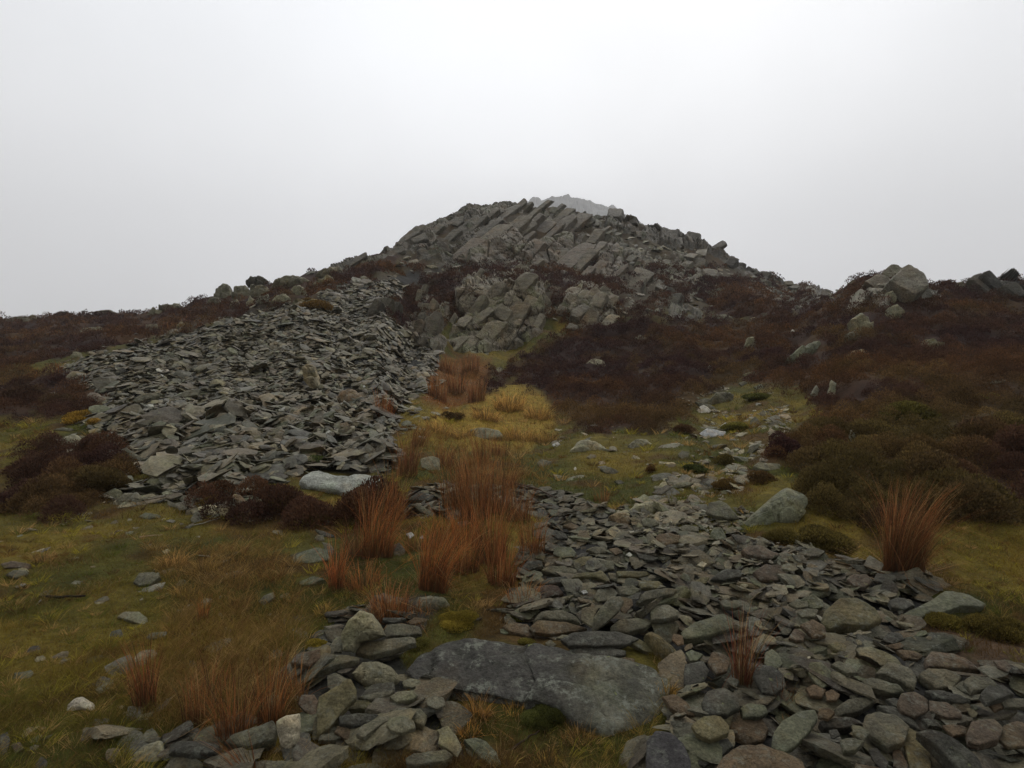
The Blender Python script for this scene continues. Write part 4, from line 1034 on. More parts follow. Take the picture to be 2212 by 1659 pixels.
 ('G','l',[(1770,95),(1800,75),(1950,85),(1955,120),(1880,130),(1810,120)]), ('G','g',[(1260,20),(1290,0),(1335,5),(1330,45),(1280,50)]), ('G','w',[(555,120),(565,105),(575,120),(565,140)]), ('G','b',[(1280,360),(1320,320),(1340,335),(1310,370)]),
 ('G','e',[(1470,570),(1500,510),(1560,520),(1590,590),(1530,600)]), ('G','g',[(1250,520),(1310,495),(1400,510),(1400,540),(1300,545)]),
 ('C','g',[(240,930),(330,950),(380,975),(290,975)]), ('C','g',[(570,1045),(600,1020),(630,1050),(620,1070),(575,1070)]), ('C','g',[(625,1000),(650,980),(665,1010),(640,1030)]), ('C','g',[(685,1065),(740,1045),(740,1070),(700,1080)]),
 ('C','l',[(1045,1000),(1080,980),(1115,990),(1080,1020)]), ('C','g',[(555,1230),(570,1200),(630,1180),(620,1210),(570,1250)]), ('C','g',[(135,1250),(160,1225),(205,1240),(200,1265),(160,1275)]), ('C','o',[(525,770),(590,745),(600,760),(560,805)]),
 ('C','w',[(310,740),(325,715),(345,735),(325,755)]), ('C','w',[(805,515),(825,497),(838,510),(820,525)]), ('C','e',[(590,845),(640,825),(650,850),(610,860)]), ('C','g',[(500,820),(540,808),(560,825),(520,840)]), ('C','g',[(250,925),(300,910),(360,920),(350,945),(270,940)]),
 ('C','o',[(670,880),(710,872),(720,888),(680,890)]), ('C','g',[(1980,815),(2080,798),(2110,805),(2040,825)]), ('C','l',[(750,970),(790,955),(800,968),(770,978)]), ('C','g',[(300,1220),(350,1190),(440,1180),(380,1205)]), ('C','l',[(440,1250),(480,1240),(495,1255),(460,1265)]),
 ('B','p',[(1745,1195),(1790,1170),(1870,1185),(1880,1220),(1800,1225)]), ('B','g',[(2070,1030),(2110,1012),(2150,1030),(2175,1045),(2100,1050)]), ('B','p',[(1120,1262),(1150,1230),(1185,1240),(1160,1275)]), ('B','p',[(660,545),(710,540),(745,555),(700,565)]),
 ('C','g',[(345,410),(420,405),(490,435),(420,450),(350,440)]), ('C','p',[(570,430),(600,425),(612,440),(580,442)]), ('A','l',[(475,500),(500,485),(600,480),(620,500),(560,520),(480,518)])]:
    T(crop, code, pts)
for crop, code, pts, lab, kw in [
 ('G','k',[(235,955),(300,910),(400,895),(450,905),(490,960),(400,980),(260,980)],'dark stone with a rusty orange upper edge at the left of the scree', dict(tint=(.075,.052,.036))),
 ('G','g',[(685,1200),(690,1120),(740,1050),(810,975),(880,970),(900,1010),(860,1080),(760,1170),(700,1205)],'tall smooth grey slab leaning above the stacked dark slabs', dict(tilt=45,thick=.05)),
 ('G','o',[(1035,1200),(1080,1175),(1150,1230),(1260,1320),(1300,1370),(1280,1410),(1190,1370),(1090,1280)],'log-shaped lichened stone lying diagonally right of the stacked slabs', dict(thick=.09,dome=.6)),
 ('G','d',[(470,1262),(540,1220),(700,1208),(880,1215),(1000,1247),(900,1298),(700,1312),(520,1305)],'smooth dark slab on top of the stack at the back of the big slab', dict(lift=2.3,thick=.045)),
 ('G','d',[(520,1330),(600,1320),(800,1320),(910,1340),(900,1370),(750,1390),(560,1375)],'middle dark slab of the stack at the back of the big slab', dict(lift=1.0,thick=.045)),
 ('G','b',[(250,1190),(310,1140),(500,1150),(650,1190),(560,1215),(400,1235),(280,1220)],'flat rusty brown slab left of the stacked dark slabs', dict(thick=.04)),
 ('R','g',[(0,1420),(90,1428),(170,1500),(212,1600),(215,1690),(-60,1690),(-50,1480)],'large speckled purple-grey slab at the bottom below the big slab', dict(tint=(.052,.048,.047),res=96)),
 ('C','w',[(250,970),(290,950),(340,980),(320,1000),(260,1000)],'upper of the white streaked rocks where the turf meets heather', dict()),
 ('C','w',[(245,1130),(310,1090),(430,1110),(410,1140),(290,1145)],'lower and widest of the white streaked rocks beside the turf', dict(tint=(.36,.36,.35))),
 ('C','w',[(390,1080),(420,1055),(490,1080),(470,1095)],'small white streaked rock between the two larger ones', dict(tint=(.30,.30,.28))),
 ('E','w',[(805,1110),(840,1100),(862,1120),(830,1145)],'white pebble among the stems left of the rush clumps', dict(tint=(.40,.39,.35))),
 ('E','w',[(895,1140),(915,1122),(930,1140),(910,1155)],'smaller white pebble beside the first among the rush stems', dict(tint=(.40,.39,.35))),
 ('G','w',[(605,945),(635,935),(650,955),(620,965)],'white pebble resting on a dark stone above the tall smooth slab', dict(tint=(.40,.39,.35),lift=2)),
 ('G','w',[(905,700),(930,682),(952,700),(935,715)],'round white pebble in the upper middle of the scree', dict(tint=(.45,.44,.36),lift=1.5)),
 ('G','w',[(1385,770),(1420,745),(1460,760),(1430,785)],'cream pebble in the trodden gravel of the scree', dict(tint=(.4,.37,.26),lift=1.5)),
 ('A','w',[(680,680),(695,667),(708,680),(690,690)],'bright white stone on the upper edge of the left scree heap', dict(tint=(.40,.39,.35))),
 ('E','w',[(508,118),(520,108),(532,118),(520,126)],'white stone on the scree heap beside the red rush clump', dict(tint=(.40,.39,.35))),
 ('A','w',[(1435,1335),(1450,1317),(1470,1335),(1450,1345)],'white stone at the lower edge of the left scree heap', dict(tint=(.40,.39,.35))),
 ('E','w',[(1790,510),(1830,490),(1850,510),(1810,530)],'white stones beside the pale boulder on the turf', dict(tint=(.36,.35,.32)))]:
    if code == 'w': kw.update(name='quartz_stone', cat='quartz stone')
    T(crop, code, pts, lab, **kw)

# --- boulders
for crop, code, pts, lab, up in [
 ('F','g',[(865,470),(880,420),(960,405),(1060,420),(1110,455),(1060,490),(960,515),(880,510)],'grey boulder at the foot of the orange rush clumps',2),
 ('G','l',[(920,390),(980,340),(1080,320),(1150,340),(1160,370),(1080,420),(990,405)],'pale lichened boulder at the top of the pebble path',2),
 ('G','b',[(790,430),(850,400),(920,410),(950,450),(930,490),(860,480)],'brown boulder left of the pebble path top',2),
 ('A','b',[(1350,1600),(1390,1480),(1430,1485),(1480,1560),(1500,1620),(1400,1630)],'upright brown pointed boulder on the left turf',1),
 ('A','e',[(1505,1560),(1540,1510),(1590,1520),(1615,1580),(1610,1620),(1540,1610)],'rounded green-grey stone standing beside the pointed brown boulder',1),
 ('A','g',[(600,1480),(680,1440),(720,1460),(700,1500),(660,1530)],'left one of the touching boulder pair on the left turf',2),
 ('A','g',[(665,1520),(730,1470),(810,1460),(850,1500),(780,1550),(700,1560)],'right and larger one of the touching boulder pair on the left turf',2),
 ('A','l',[(890,1300),(900,1265),(950,1255),(980,1280),(940,1310),(905,1320)],'pale boulder at the lower left tip of the scree heap',2),
 ('A','l',[(340,1210),(360,1130),(430,1110),(470,1130),(470,1190),(400,1220)],'pale boulder beside the purple heather ball on the left',2),
 ('A','d',[(255,910),(290,870),(330,870),(340,910),(280,940)],'dark boulder deep in the heather at far left',2),
 ('A','r',[(500,910),(520,850),(580,870),(625,900),(610,950),(550,945)],'brown split boulder at the left edge of the scree heap',2),
 ('A','l',[(415,655),(440,625),(480,630),(485,665),(430,672)],'pale round boulder where scree heap and left heather meet',2),
 ('A','g',[(530,405),(550,385),(590,370),(650,368),(730,405),(700,418),(600,415)],'domed rock on the left skyline midway along',1),
 ('A','d',[(318,405),(350,385),(400,386),(408,405),(360,412)],'small dark mushroom-like rock on the left skyline',1),
 ('A','g',[(20,435),(60,415),(150,412),(160,450),(60,460)],'broad rock at the far left end of the skyline',1),
 ('A','g',[(140,450),(150,415),(190,402),(235,435),(220,450)],'rock just right of the broad one at the left skyline end',1),
 ('A','g',[(925,362),(980,335),(1060,330),(1100,360),(1040,390),(960,375)],'dark rock on the left skyline where the slope steepens',1),
 ('A','l',[(870,395),(900,368),(960,370),(1010,395),(950,412)],'pale slabby rock just below the skyline left of the boulders',2),
 ('A','g',[(1275,300),(1290,250),(1330,215),(1370,228),(1380,280),(1350,325),(1290,325)],'tall egg-shaped boulder on the left skyline',1),
 ('A','g',[(1380,300),(1395,235),(1460,215),(1485,250),(1460,315),(1400,330)],'squarish dark boulder right of the egg-shaped skyline boulder',1),
 ('A','d',[(1460,205),(1490,172),(1560,172),(1600,190),(1590,225),(1480,218)],'dark cap boulder on top of the left skyline group',1),
 ('A','g',[(1480,290),(1490,225),(1590,228),(1615,270),(1560,310)],'grey boulder carrying the dark cap boulder on the skyline',1),
 ('A','g',[(1600,240),(1640,185),(1700,160),(1780,155),(1860,185),(1830,225),(1700,260)],'long low rock on the skyline right of the dark cap boulder',1),
 ('A','l',[(1465,350),(1500,292),(1535,320),(1520,355)],'pale boulder below the skyline group facing the scree heap',2),
 ('A','g',[(1525,315),(1550,295),(1610,285),(1600,325),(1540,335)],'flat grey boulder beside the pale one below the skyline group',2),
 ('A','l',[(1620,320),(1650,285),(1710,275),(1740,300),(1690,325)],'rounded pale boulder under the long low skyline rock',2),
 ('A','l',[(1730,330),(1800,305),(1900,298),(1945,315),(1900,335),(1800,345)],'long pale slab at the upper edge of the scree heap',2),
 ('A','l',[(1720,300),(1740,250),(1790,215),(1825,245),(1840,290),(1780,300)],'upright pale rock above the long slab on the left slope',1),
 ('A','g',[(1880,160),(1930,118),(2040,112),(2060,150),(1960,185)],'rounded block on the skyline where the rocky ridge begins',1),
 ('A','l',[(1845,240),(1900,190),(1970,158),(2000,185),(1940,230)],'slanting pale rock under the block at the ridge beginning',1),
 ('A','g',[(840,495),(870,455),(960,452),(1000,482),(900,505)],'low grey rock heap in the left heather',2),
 ('A','l',[(1048,478),(1080,447),(1120,450),(1112,482)],'single pale boulder in the heather above the scree heap',2),
 ('A','b',[(2010,885),(2040,850),(2080,840),(2130,850),(2180,900),(2150,935),(2060,930)],'brown boulder in the scree heap beside the red rush clump',2),
 ('A','g',[(1270,360),(1230,340),(1250,300),(1300,300),(1330,350)],'dark boulder at the foot of the egg-shaped skyline boulder',1),
 ('A','g',[(1370,370),(1380,330),(1420,315),(1440,360)],'small dark boulder under the squarish skyline boulder',1),
 ('C','e',[(795,652),(870,600),(960,555),(1010,548),(1022,585),(950,640),(870,668),(820,665)],'flat slanting green-grey boulder alone in the right heather',2),
 ('C','l',[(545,590),(555,545),(590,540),(612,590),(595,622)],'small upright pale boulder in heather left of the slanting one',1),
 ('C','l',[(1185,430),(1250,385),(1305,430),(1325,490),(1260,515),(1215,480)],'pale pointed rock below the largest one on the heather knoll',1),
 ('C','l',[(1395,272),(1430,262),(1458,300),(1445,335),(1400,330)],'small rounded rock right of the largest on the knoll face',1),
 ('C','l',[(1413,360),(1460,340),(1515,382),(1480,425),(1425,435)],'pale rock at the lower right of the knoll rock group',1),
 ('C','g',[(1790,240),(1820,210),(1850,205),(1860,240),(1820,260)],'small pale rock on the skyline between knoll and far right',1),
 ('C','o',[(1598,590),(1620,540),(1680,545),(1742,572),(1742,612),(1665,625)],'blocky olive-lichened boulder in the heather far right',2),
 ('C','l',[(1148,645),(1200,615),(1260,622),(1268,652),(1180,662)],'low pale boulder right of the slanting green-grey one',2),
 ('C','g',[(1140,525),(1190,492),(1250,525),(1235,548),(1170,545)],'grey rock half sunk in heather under the knoll rocks',2),
 ('C','g',[(320,905),(370,865),(440,860),(478,880),(470,922),(400,942),(330,930)],'layered grey boulder at the top of the rocky turf strip',2),
 ('C','l',[(878,1095),(900,1052),(950,1065),(955,1110),(905,1118)],'pale boulder at the right edge of the rocky turf strip',2),
 ('C','g',[(940,885),(970,830),(990,860),(972,905)],'small upright rock in heather above the pale turf boulder',1),
 ('C','l',[(1040,880),(1058,800),(1090,820),(1080,905)],'white-topped upright rock in heather right of the turf strip',1),
 ('C','g',[(1160,1215),(1180,1100),(1202,1120),(1212,1215)],'thin upright stone in the olive heather',1),
 ('C','g',[(968,1235),(1010,1152),(1032,1172),(1022,1240)],'leaning grey stone left of the thin upright one in the heather',1),
 ('E','l',[(1908,530),(1960,465),(2040,450),(2130,480),(2190,532),(2100,555),(1960,548)],'pale whale-backed boulder on the turf below the yellow tussocks',2),
 ('D','g',[(1358,955),(1372,945),(1400,943),(1412,955),(1395,965),(1365,966)],'low grey boulder on the turf right of the whale-backed one',2),
 ('C','g',[(590,1310),(620,1290),(700,1292),(755,1305),(755,1335),(690,1345),(620,1340)],'flat grey boulder with white end in dark heather by the turf',2)]:
    T(crop, code, pts, lab, up=up)

POLY = []
for d in LAND:
    POLY.append(d)

# ------------------------------------------------------------------ lay out the loose stones as objects
def vis(s):
    x, y, z, L = s[:4]
    return 1106 + x / y / K, 829 - (z - CZ) / y / K, L / y / K

HP = [(d['px'], d['v'], d['w'], d['h'], d) for d in LAND]
fgP = np.array([vis(s) for s in fg])
drop = np.zeros(len(fg), bool)
for px_, v_, w_, h_, d in HP:
    c_ = np.where((np.abs(fgP[:, 0] - px_) < w_) & (np.abs(fgP[:, 1] - v_) < h_ * 1.2 + 4))[0]
    if len(c_) and v_ > 1030: drop[c_] |= sdist(d['P'], fgP[c_, 0], fgP[c_, 1]) > -2.5
fgT = tint_of(np.random.default_rng(8), len(fg))
trail = reg(R_TRAIL, fgP[:, 0], fgP[:, 1], 20, 20)
fgT = fgT * (1 + .6 * trail[:, None] * (fgP[:, 2:3] < 30))
rw = np.random.default_rng(9)
wh = (rw.uniform(0, 1, len(fg)) < .08 * trail + .004) & (fgP[:, 2] < 26)
fgT[wh] = np.array((.30, .28, .21)) * rw.uniform(.7, 1.2, (wh.sum(), 1))
inside = (fgP[:, 0] > 5) & (fgP[:, 0] < 2207) & (fgP[:, 1] > 900) & (fgP[:, 1] < 1650) & ~drop
order = np.argsort(-np.where(inside, fgP[:, 2], 0))
n_st = sum(1 for d in LAND if d['name'] == 'slate_stone')
NI = max(0, 300 - n_st)
ind = set(order[:NI].tolist())
proto_me = {}
for i in sorted(ind):
    x, y, z, L, k, Rm = fg[i]
    if k not in proto_me:
        V, F, b, c = PROTO[4][k]
        proto_me[k] = mesh_np('slate_stone', V, F, M_STONE, link=False, smooth=True)
        proto_me[k].set_sharp_from_angle(angle=math.radians(30))
    o = bpy.data.objects.new('slate_stone', proto_me[k]); COL.objects.link(o)
    from mathutils import Matrix
    M = Matrix([[*(Rm[r_] * L), t] for r_, t in zip(range(3), (x, y, z))] + [[0, 0, 0, 1]])
    o.matrix_world = M
    o.color = (*fgT[i], 1)
    b = PROTO[4][k][2]
    LAND.append({'o': o, 'px': fgP[i, 0], 'v': fgP[i, 1], 'w': fgP[i, 2], 'h': fgP[i, 2] * .35, 'tint': fgT[i], 'label': None, 'cat': 'stone', 'group': None, 'name': 'slate_stone', 'b': b})
rest = [i for i in range(len(fg)) if i not in ind and not drop[i]]
small = [i for i in rest if fg[i][3] < .07]; mid = [i for i in rest if fg[i][3] >= .07]
Va, Fa, Ca = merge([fg[i] for i in small], 2, fgT[small])
Vb, Fb, Cb = merge([fg[i] for i in mid], 3, fgT[mid])
o = mesh_np('loose_scree', np.concatenate([Va, Vb]), np.concatenate([Fa, Fb + len(Va)]), M_STONE, np.concatenate([Ca, Cb]), smooth=True)
o.data.set_sharp_from_angle(angle=math.radians(34))
tag(o, 'small loose slate chips and pebbles filling the gaps of the foreground scree', 'scree', kind='stuff')
tipP = np.array([vis(s) for s in TIP_ALL[0]])
dt = np.zeros(len(tipP), bool)
for px_, v_, w_, h_, d in HP:
    if v_ < 1080: dt |= (((tipP[:, 0] - px_) / (w_ * .5)) ** 2 + ((tipP[:, 1] - v_) / (h_ * .5)) ** 2) < .8
kp = np.where(~dt)[0]
Va, Fa, Ca = merge([TIP_ALL[0][i] for i in kp], 2, TIP_ALL[1][kp])
o = mesh_np('slate_heap', Va, Fa, M_FAR, Ca, smooth=False)
tag(o, 'great grey heap of broken slate spilling down the left of the hill', 'scree heap', kind='stuff')

# stones of the turf strip
R_STRIP = [(1480, 860), (1560, 830), (1650, 850), (1720, 890), (1690, 950), (1650, 1010), (1600, 1060), (1480, 1130), (1370, 1140), (1330, 1110), (1430, 1060), (1480, 1000), (1500, 930)]
R_FOOT = [(200, 930), (330, 1000), (480, 1040), (600, 1060), (520, 1130), (350, 1120), (220, 1080), (120, 960)]
rs = np.random.default_rng(78); strip = []
for poly, n_, l0 in ((R_STRIP, 700, .075), (R_FOOT, 330, .10), ([(830, 800), (960, 770), (960, 880), (900, 960), (880, 1010), (840, 960)], 90, .12), ([(0, 1100), (620, 1120), (700, 1400), (600, 1640), (0, 1640)], 150, .06), ([(1180, 900), (1500, 930), (1450, 1080), (1200, 1040)], 60, .10)):
    px = rs.uniform(0, 2212, 60000); v = rs.uniform(820, 1640, 60000); ok = reg(poly, px, v, 6, 20) > rs.uniform(.2, 1, 60000)
    px, v = px[ok], v[ok]
    wob_ = fbm(px / 50, v / 22, 41, 3); ok = wob_ > -.05; px, v = px[ok][:n_], v[ok][:n_]; x, y, z = surf(px, v)
    for a, b, c in zip(x, y, z):
        L = min(.30, l0 * math.exp(rs.normal(0, .55))) * (1 + .02 * b); n = np.array((rs.normal(0, .22), -.25 + rs.normal(0, .22), 1.0)); n /= np.linalg.norm(n)
        yw = rs.uniform(0, 6.28); e1 = np.array((math.cos(yw), math.sin(yw), 0)); e1 = e1 - n * (e1 @ n); e1 /= np.linalg.norm(e1)
        strip.append((a, b, c + .02 * L, L, rs.integers(36), np.stack([e1, np.cross(n, e1), n * 1.5], 1)))
Va, Fa, Ca = merge(strip, 3, tint_of(rs, len(strip)) * rs.uniform(1.2, 2.1, (len(strip), 1)))
o = mesh_np('scattered_stones', Va, Fa, M_STONE, Ca, smooth=True); o.data.set_sharp_from_angle(angle=math.radians(34))
tag(o, 'small pale stones scattered over the turf and up the mossy strip', 'stones', kind='stuff')
# rubble strewn over the heather and mountain
rs = np.random.default_rng(77)
px = rs.uniform(0, 2212, 26000); v = rs.uniform(440, 760, 26000); sk = np.interp(px, PX, SKYV); ok = v > sk + 2
px, v = px[ok], v[ok]; m = masks(px, v)
x, y, z = surf(px, v)
p = (1 - m['heath']) * (1 - m['scree']) * .8 * m['mtn'] + .05 * m['heath'] * sst(.1, .5, fbm(px / 60, v / 30, 8, 2)) * m['mtn']
for P_ in CRAGP: p = p * np.where(sdist(P_, px, v) > 0, .12, 1)
ok = rs.uniform(0, 1, len(px)) < p * .5
rub = []
for a, b, c in zip(x[ok], y[ok], z[ok]):
    L = b * K * 11 * math.exp(rs.normal(0, .45)); n = np.array((rs.normal(0, .3), -.45 + rs.normal(0, .3), 1.0)); n /= np.linalg.norm(n)
    yw = rs.normal(.5, .6); e1 = np.array((math.cos(yw), math.sin(yw), .4)); e1 = e1 - n * (e1 @ n); e1 /= np.linalg.norm(e1)
    rub.append((a, b, c + .05 * L, L, rs.integers(36), np.stack([e1, np.cross(n, e1), n * 1.6], 1)))
Va, Fa, Ca = merge(rub, 2, tint_of(rs, len(rub)) * 1.1)
o = mesh_np('rock_rubble', Va, Fa, M_BOULD, Ca, smooth=False)
tag(o, 'grey rubble strewn between the crags across the upper slope', 'rubble', kind='stuff')

# ------------------------------------------------------------------ ground cover
HPa = np.array([(a, b, c, d_) for a, b, c, d_, _ in HP])
def in_stone(px, v, f=.46):
    r_ = np.zeros(len(px), bool)
    for a, b, c, d_ in HPa:
        r_ |= (((px - a) / (c * f)) ** 2 + ((v - b) / (d_ * f)) ** 2) < 1
    return r_

def blade_mesh(P, N, h, w, bend, ang, col, tipc=1.25):
    """P base, h height, bend horizontal reach, ang heading: two-part bent blades"""
    n = len(P)
    d = np.stack([np.cos(ang), np.sin(ang), np.zeros(n)], 1)
    s = np.stack([-np.sin(ang + 1.1), np.cos(ang + 1.1), np.zeros(n)], 1)
    s = s * (.35 + .65 * np.abs(s[:, :1]))
    mid = P + N * (h * .62)[:, None] + d * (bend * .32)[:, None]
    tip = P + N * (h * .95)[:, None] + d * bend[:, None]
    V = np.stack([P - s * w[:, None], P + s * w[:, None], mid + s * w[:, None] * .75, mid - s * w[:, None] * .75, tip], 1)
    i = np.arange(n)[:, None] * 5
    Q = i + np.array([[0, 1, 2, 3]]); Tq = i + np.array([[3, 2, 4]])
    C = np.repeat(col[:, None, :], 5, 1).copy(); C[:, 4] *= tipc
    return V.reshape(-1, 3), [Q, Tq], C.reshape(-1, 3)

rs = np.random.default_rng(55)
N = 520000
px = rs.uniform(-60, 2272, N); v = 655 + (1760 - 655) * rs.uniform(0, 1, N) ** .9
m = masks(px, v)
ok = (m['scree'] + 0.75 * m['heath'] * (v < 960) + .5 * m['heath'] < rs.uniform(0, 1, N) * .9 + .05) & (rs.uniform(0, 1, N) < np.where(v < 850, .35, 1))
ok &= ~in_stone(px, v) & (v > np.interp(px, PX, SKYV) + 6)
px, v = px[ok], v[ok]; m = {k: a[ok] for k, a in m.items()}
x, y, z = surf(px, v)
n = len(px)
col = turf_col(px, v, x, y)
tus = sst(.0, .45, fbm(x * 2.1, y * 2.1, 71, 3))
dead = sst(-.1, .35, fbm(x * 1.1 + 3, y * 1.1, 72, 4))
col = lerp(col, np.broadcast_to(C_STRAW, col.shape) * .9, (rs.uniform(0, 1, n) < .05 + .26 * tus * dead) * .85)
col = lerp(col, np.broadcast_to(C_BRN * 1.1, col.shape), (rs.uniform(0, 1, n) < .25 + .2 * dead) * .8)
yl = m['yel'] + .5 * m['red']
col = lerp(col, np.array((.27, .17, .055)) * rs.uniform(.6, 1.2, (n, 1)), np.clip(m['yel'], 0, 1) * (rs.uniform(0, 1, n) < .8))
col = lerp(col, C_ORG * rs.uniform(.5, 1.1, (n, 1)), m['red'] * (rs.uniform(0, 1, n) < .8))
col = lerp(col, C_HRUST * 1.1, m['heath'] * .7)
och = np.clip(reg(R_OCH, px, v, 30, 40) + reg(R_BAND, px, v, 20, 25), 0, 1)
col = lerp(col, np.array((.17, .105, .03)) * rs.uniform(.35, 1.4, (n, 1)), och * (rs.uniform(0, 1, n) < .62))
dk = reg(R_BR, px, v, 25, 20)
col = lerp(col, C_BRN * .9, dk)
col = col * rs.uniform(.7, 1.3, (n, 1))
h = (.018 + .03 * tus + .045 * yl + .02 * m['heath'] + .04 * och) * rs.uniform(.5, 1.4, n); h = np.maximum(h, 4.0 * K * y * rs.uniform(.5, 1.2, n))
ok = rs.uniform(0, 1, n) > .75 * dk
P = np.stack([x, y, z - .004], 1); Nn = nrm(x, y) * .5 + np.array((0, 0, .5)); Nn += rs.normal(0, .25, (n, 3)); Nn[:, 2] = np.abs(Nn[:, 2])
wd = np.maximum(.0011, .55 * K * y) * rs.uniform(.7, 1.3, n)
V, F, C = blade_mesh(P[ok], Nn[ok], h[ok], wd[ok], (h * rs.uniform(.3, 1.5, n))[ok], rs.uniform(0, 6.28, n)[ok], col[ok])
# small tufts of longer grass that roughen the turf
nt_ = 5200
px2 = rs.uniform(-40, 2250, nt_); v2 = rs.uniform(880, 1740, nt_); m2 = masks(px2, v2)
k2 = (m2['scree'] < .3) & (m2['heath'] < .7) & ~in_stone(px2, v2, .6) & (rs.uniform(0, 1, nt_) < .25 + .6 * reg(R_OCH, px2, v2, 30, 30) + .75 * sst(-.15, .3, fbm(px2 / 90, v2 / 45, 88, 3)))
px2, v2 = px2[k2], v2[k2]; x2, y2, z2 = surf(px2, v2)
pal = np.array([(.12, .068, .02), (.21, .14, .035), (.07, .08, .014), (.30, .19, .07), (.13, .11, .02), (.065, .036, .014), (.23, .19, .025)])
tci = pal[rs.integers(0, 7, len(x2))]; oc2 = np.clip(reg(R_OCH, px2, v2, 30, 30) + reg(R_BAND, px2, v2, 20, 20), 0, 1)
tci = lerp(tci, np.array([(.20, .125, .04), (.12, .06, .02), (.27, .18, .07)])[rs.integers(0, 3, len(x2))], oc2)
nb_ = rs.integers(20, 60, len(x2)); id2 = np.repeat(np.arange(len(x2)), nb_); n2 = len(id2)
rr_ = (np.maximum(.03, 7 * K * y2) * rs.uniform(.5, 1.5, len(x2)))[id2]
aa = rs.uniform(0, 6.283, n2); qq_ = np.sqrt(rs.uniform(0, 1, n2)) * rr_
bx_, by_ = x2[id2] + qq_ * np.cos(aa), y2[id2] + qq_ * np.sin(aa)
P2 = np.stack([bx_, by_, H(bx_, by_) - .004], 1); N2 = np.stack([np.cos(aa) * .5, np.sin(aa) * .5, np.ones(n2)], 1) + rs.normal(0, .22, (n2, 3)); N2[:, 2] = np.abs(N2[:, 2])
h2 = rr_ * rs.uniform(.7, 1.9, n2) * (1 + .7 * oc2[id2])
V2, F2, C2 = blade_mesh(P2, N2, h2, np.maximum(.0011, .5 * K * y2[id2]), h2 * rs.uniform(.3, 1.3, n2), aa + rs.normal(0, .6, n2), tci[id2] * rs.uniform(.5, 1.5, (n2, 1)))
off = len(V); V = np.concatenate([V, V2]); C = np.concatenate([C, C2]); F = [F[0], F[1], F2[0] + off, F2[1] + off]
tag(mesh_np('grass', V, F, M_PLANT, C, smooth=False), 'short mixed green and straw moorland grass covering the lower ground', 'grass', kind='stuff')

# ---- heather: low bushes of many upright sprigs
def sprigs(cx, cy, cz, R, Hh, cnt, col, lmin, rs, wk=.22, up=.55, lk=.20, jit=.25):
    tot = int(cnt.sum()); id_ = np.repeat(np.arange(len(cx)), cnt)
    a = rs.uniform(0, 6.283, tot); u = rs.uniform(0, 1, tot) ** .8            # u = height on the dome
    rr = np.sqrt(1 - np.clip(u, 0, 1) ** 2) * rs.uniform(.65, 1.06, tot); hh = u * rs.uniform(.7, 1.05, tot)
    d = np.stack([rr * np.cos(a), rr * np.sin(a), hh], 1)
    P = np.stack([cx[id_] + d[:, 0] * R[id_], cy[id_] + d[:, 1] * R[id_], cz[id_] + d[:, 2] * Hh[id_]], 1)
    dr = d * .8 + np.array((0, 0, up)) + rs.normal(0, jit, (tot, 3)); dr /= np.linalg.norm(dr, axis=1, keepdims=True)
    L = np.maximum(lmin[id_], R[id_] * lk) * rs.uniform(.6, 1.3, tot)
    s = np.cross(dr, rs.normal(0, 1, (tot, 3))); s /= np.linalg.norm(s, axis=1, keepdims=True) + 1e-9
    w_ = (L * wk)[:, None]
    tip = P + dr * (L * .6)[:, None]; bot = P - dr * (L * .4)[:, None]; md = P + dr * (L * .12)[:, None]
    V = np.stack([bot, md + s * w_, tip, md - s * w_], 1).reshape(-1, 3)
    F = np.arange(tot * 4).reshape(-1, 4)
    C = col[id_] * rs.uniform(.5, 1.7, (tot, 1))
    C = np.repeat(C[:, None], 4, 1).reshape(-1, 3)
    return V, F, C

rs = np.random.default_rng(91)
N = 120000
px = rs.uniform(-150, 2360, N); v = rs.uniform(575, 1330, N)
ok = v > np.interp(px, PX, SKYV) + 1.0
px, v = px[ok], v[ok]
m = masks(px, v); x, y, z = surf(px, v)
R = rs.uniform(.16, .36, len(px)) * (1 + .8 * sst(20, 60, y)); R = np.maximum(R, 6 * K * y)
rD = R / (K * y)
hm = m['heath'] * (1 - .45 * sst(1250, 1650, px) * sst(780, 920, v) * sst(-.2, .3, fbm(x * .6, y * .6, 95, 2)))
rnd = rs.uniform(0, 1, len(px))
hm = hm + .06 * m['mtn'] * sst(.05, .35, fbm(px / 22, v / 12, 44, 3)) * (y > 30) * (v > np.interp(px, PX, SKYV) + 10)
extra = .05 * (1 - m['scree']) * (v > 880) * (v < 1180) * sst(.15, .4, fbm(x * .5, y * .5, 97, 2))
acc = rnd < np.clip(hm + extra, 0, 1) * (7.3 / rD) ** 2 * 1.0
acc &= ~in_stone(px, v, .52)
px, v, x, y, z, R, rD = [a[acc] for a in (px, v, x, y, z, R, rD)]
col = heath_col(px, v, x, y) * rs.uniform(.7, 1.35, (len(px), 1))
cnt = np.clip((rD ** 2) * .6 * (1 + .9 * sst(24, 45, rD)), 26, 2200).astype(int)
V, F, C = sprigs(x, y, z - R * .12 + .3 * ((y > 40) & (px > 960) & (px < 1540) & (v > np.interp(px, PX, SKYV) + 12)), R, R * rs.uniform(.7, 1.5, len(R)), cnt, col * .86, 3.4 * K * y, rs, lk=.115, jit=.4)
print('heather', len(px), len(F))
tag(mesh_np('heather', V, F, M_PLANT, C, smooth=False), 'dark brown and purple winter heather blanketing the slopes', 'heather', kind='stuff')

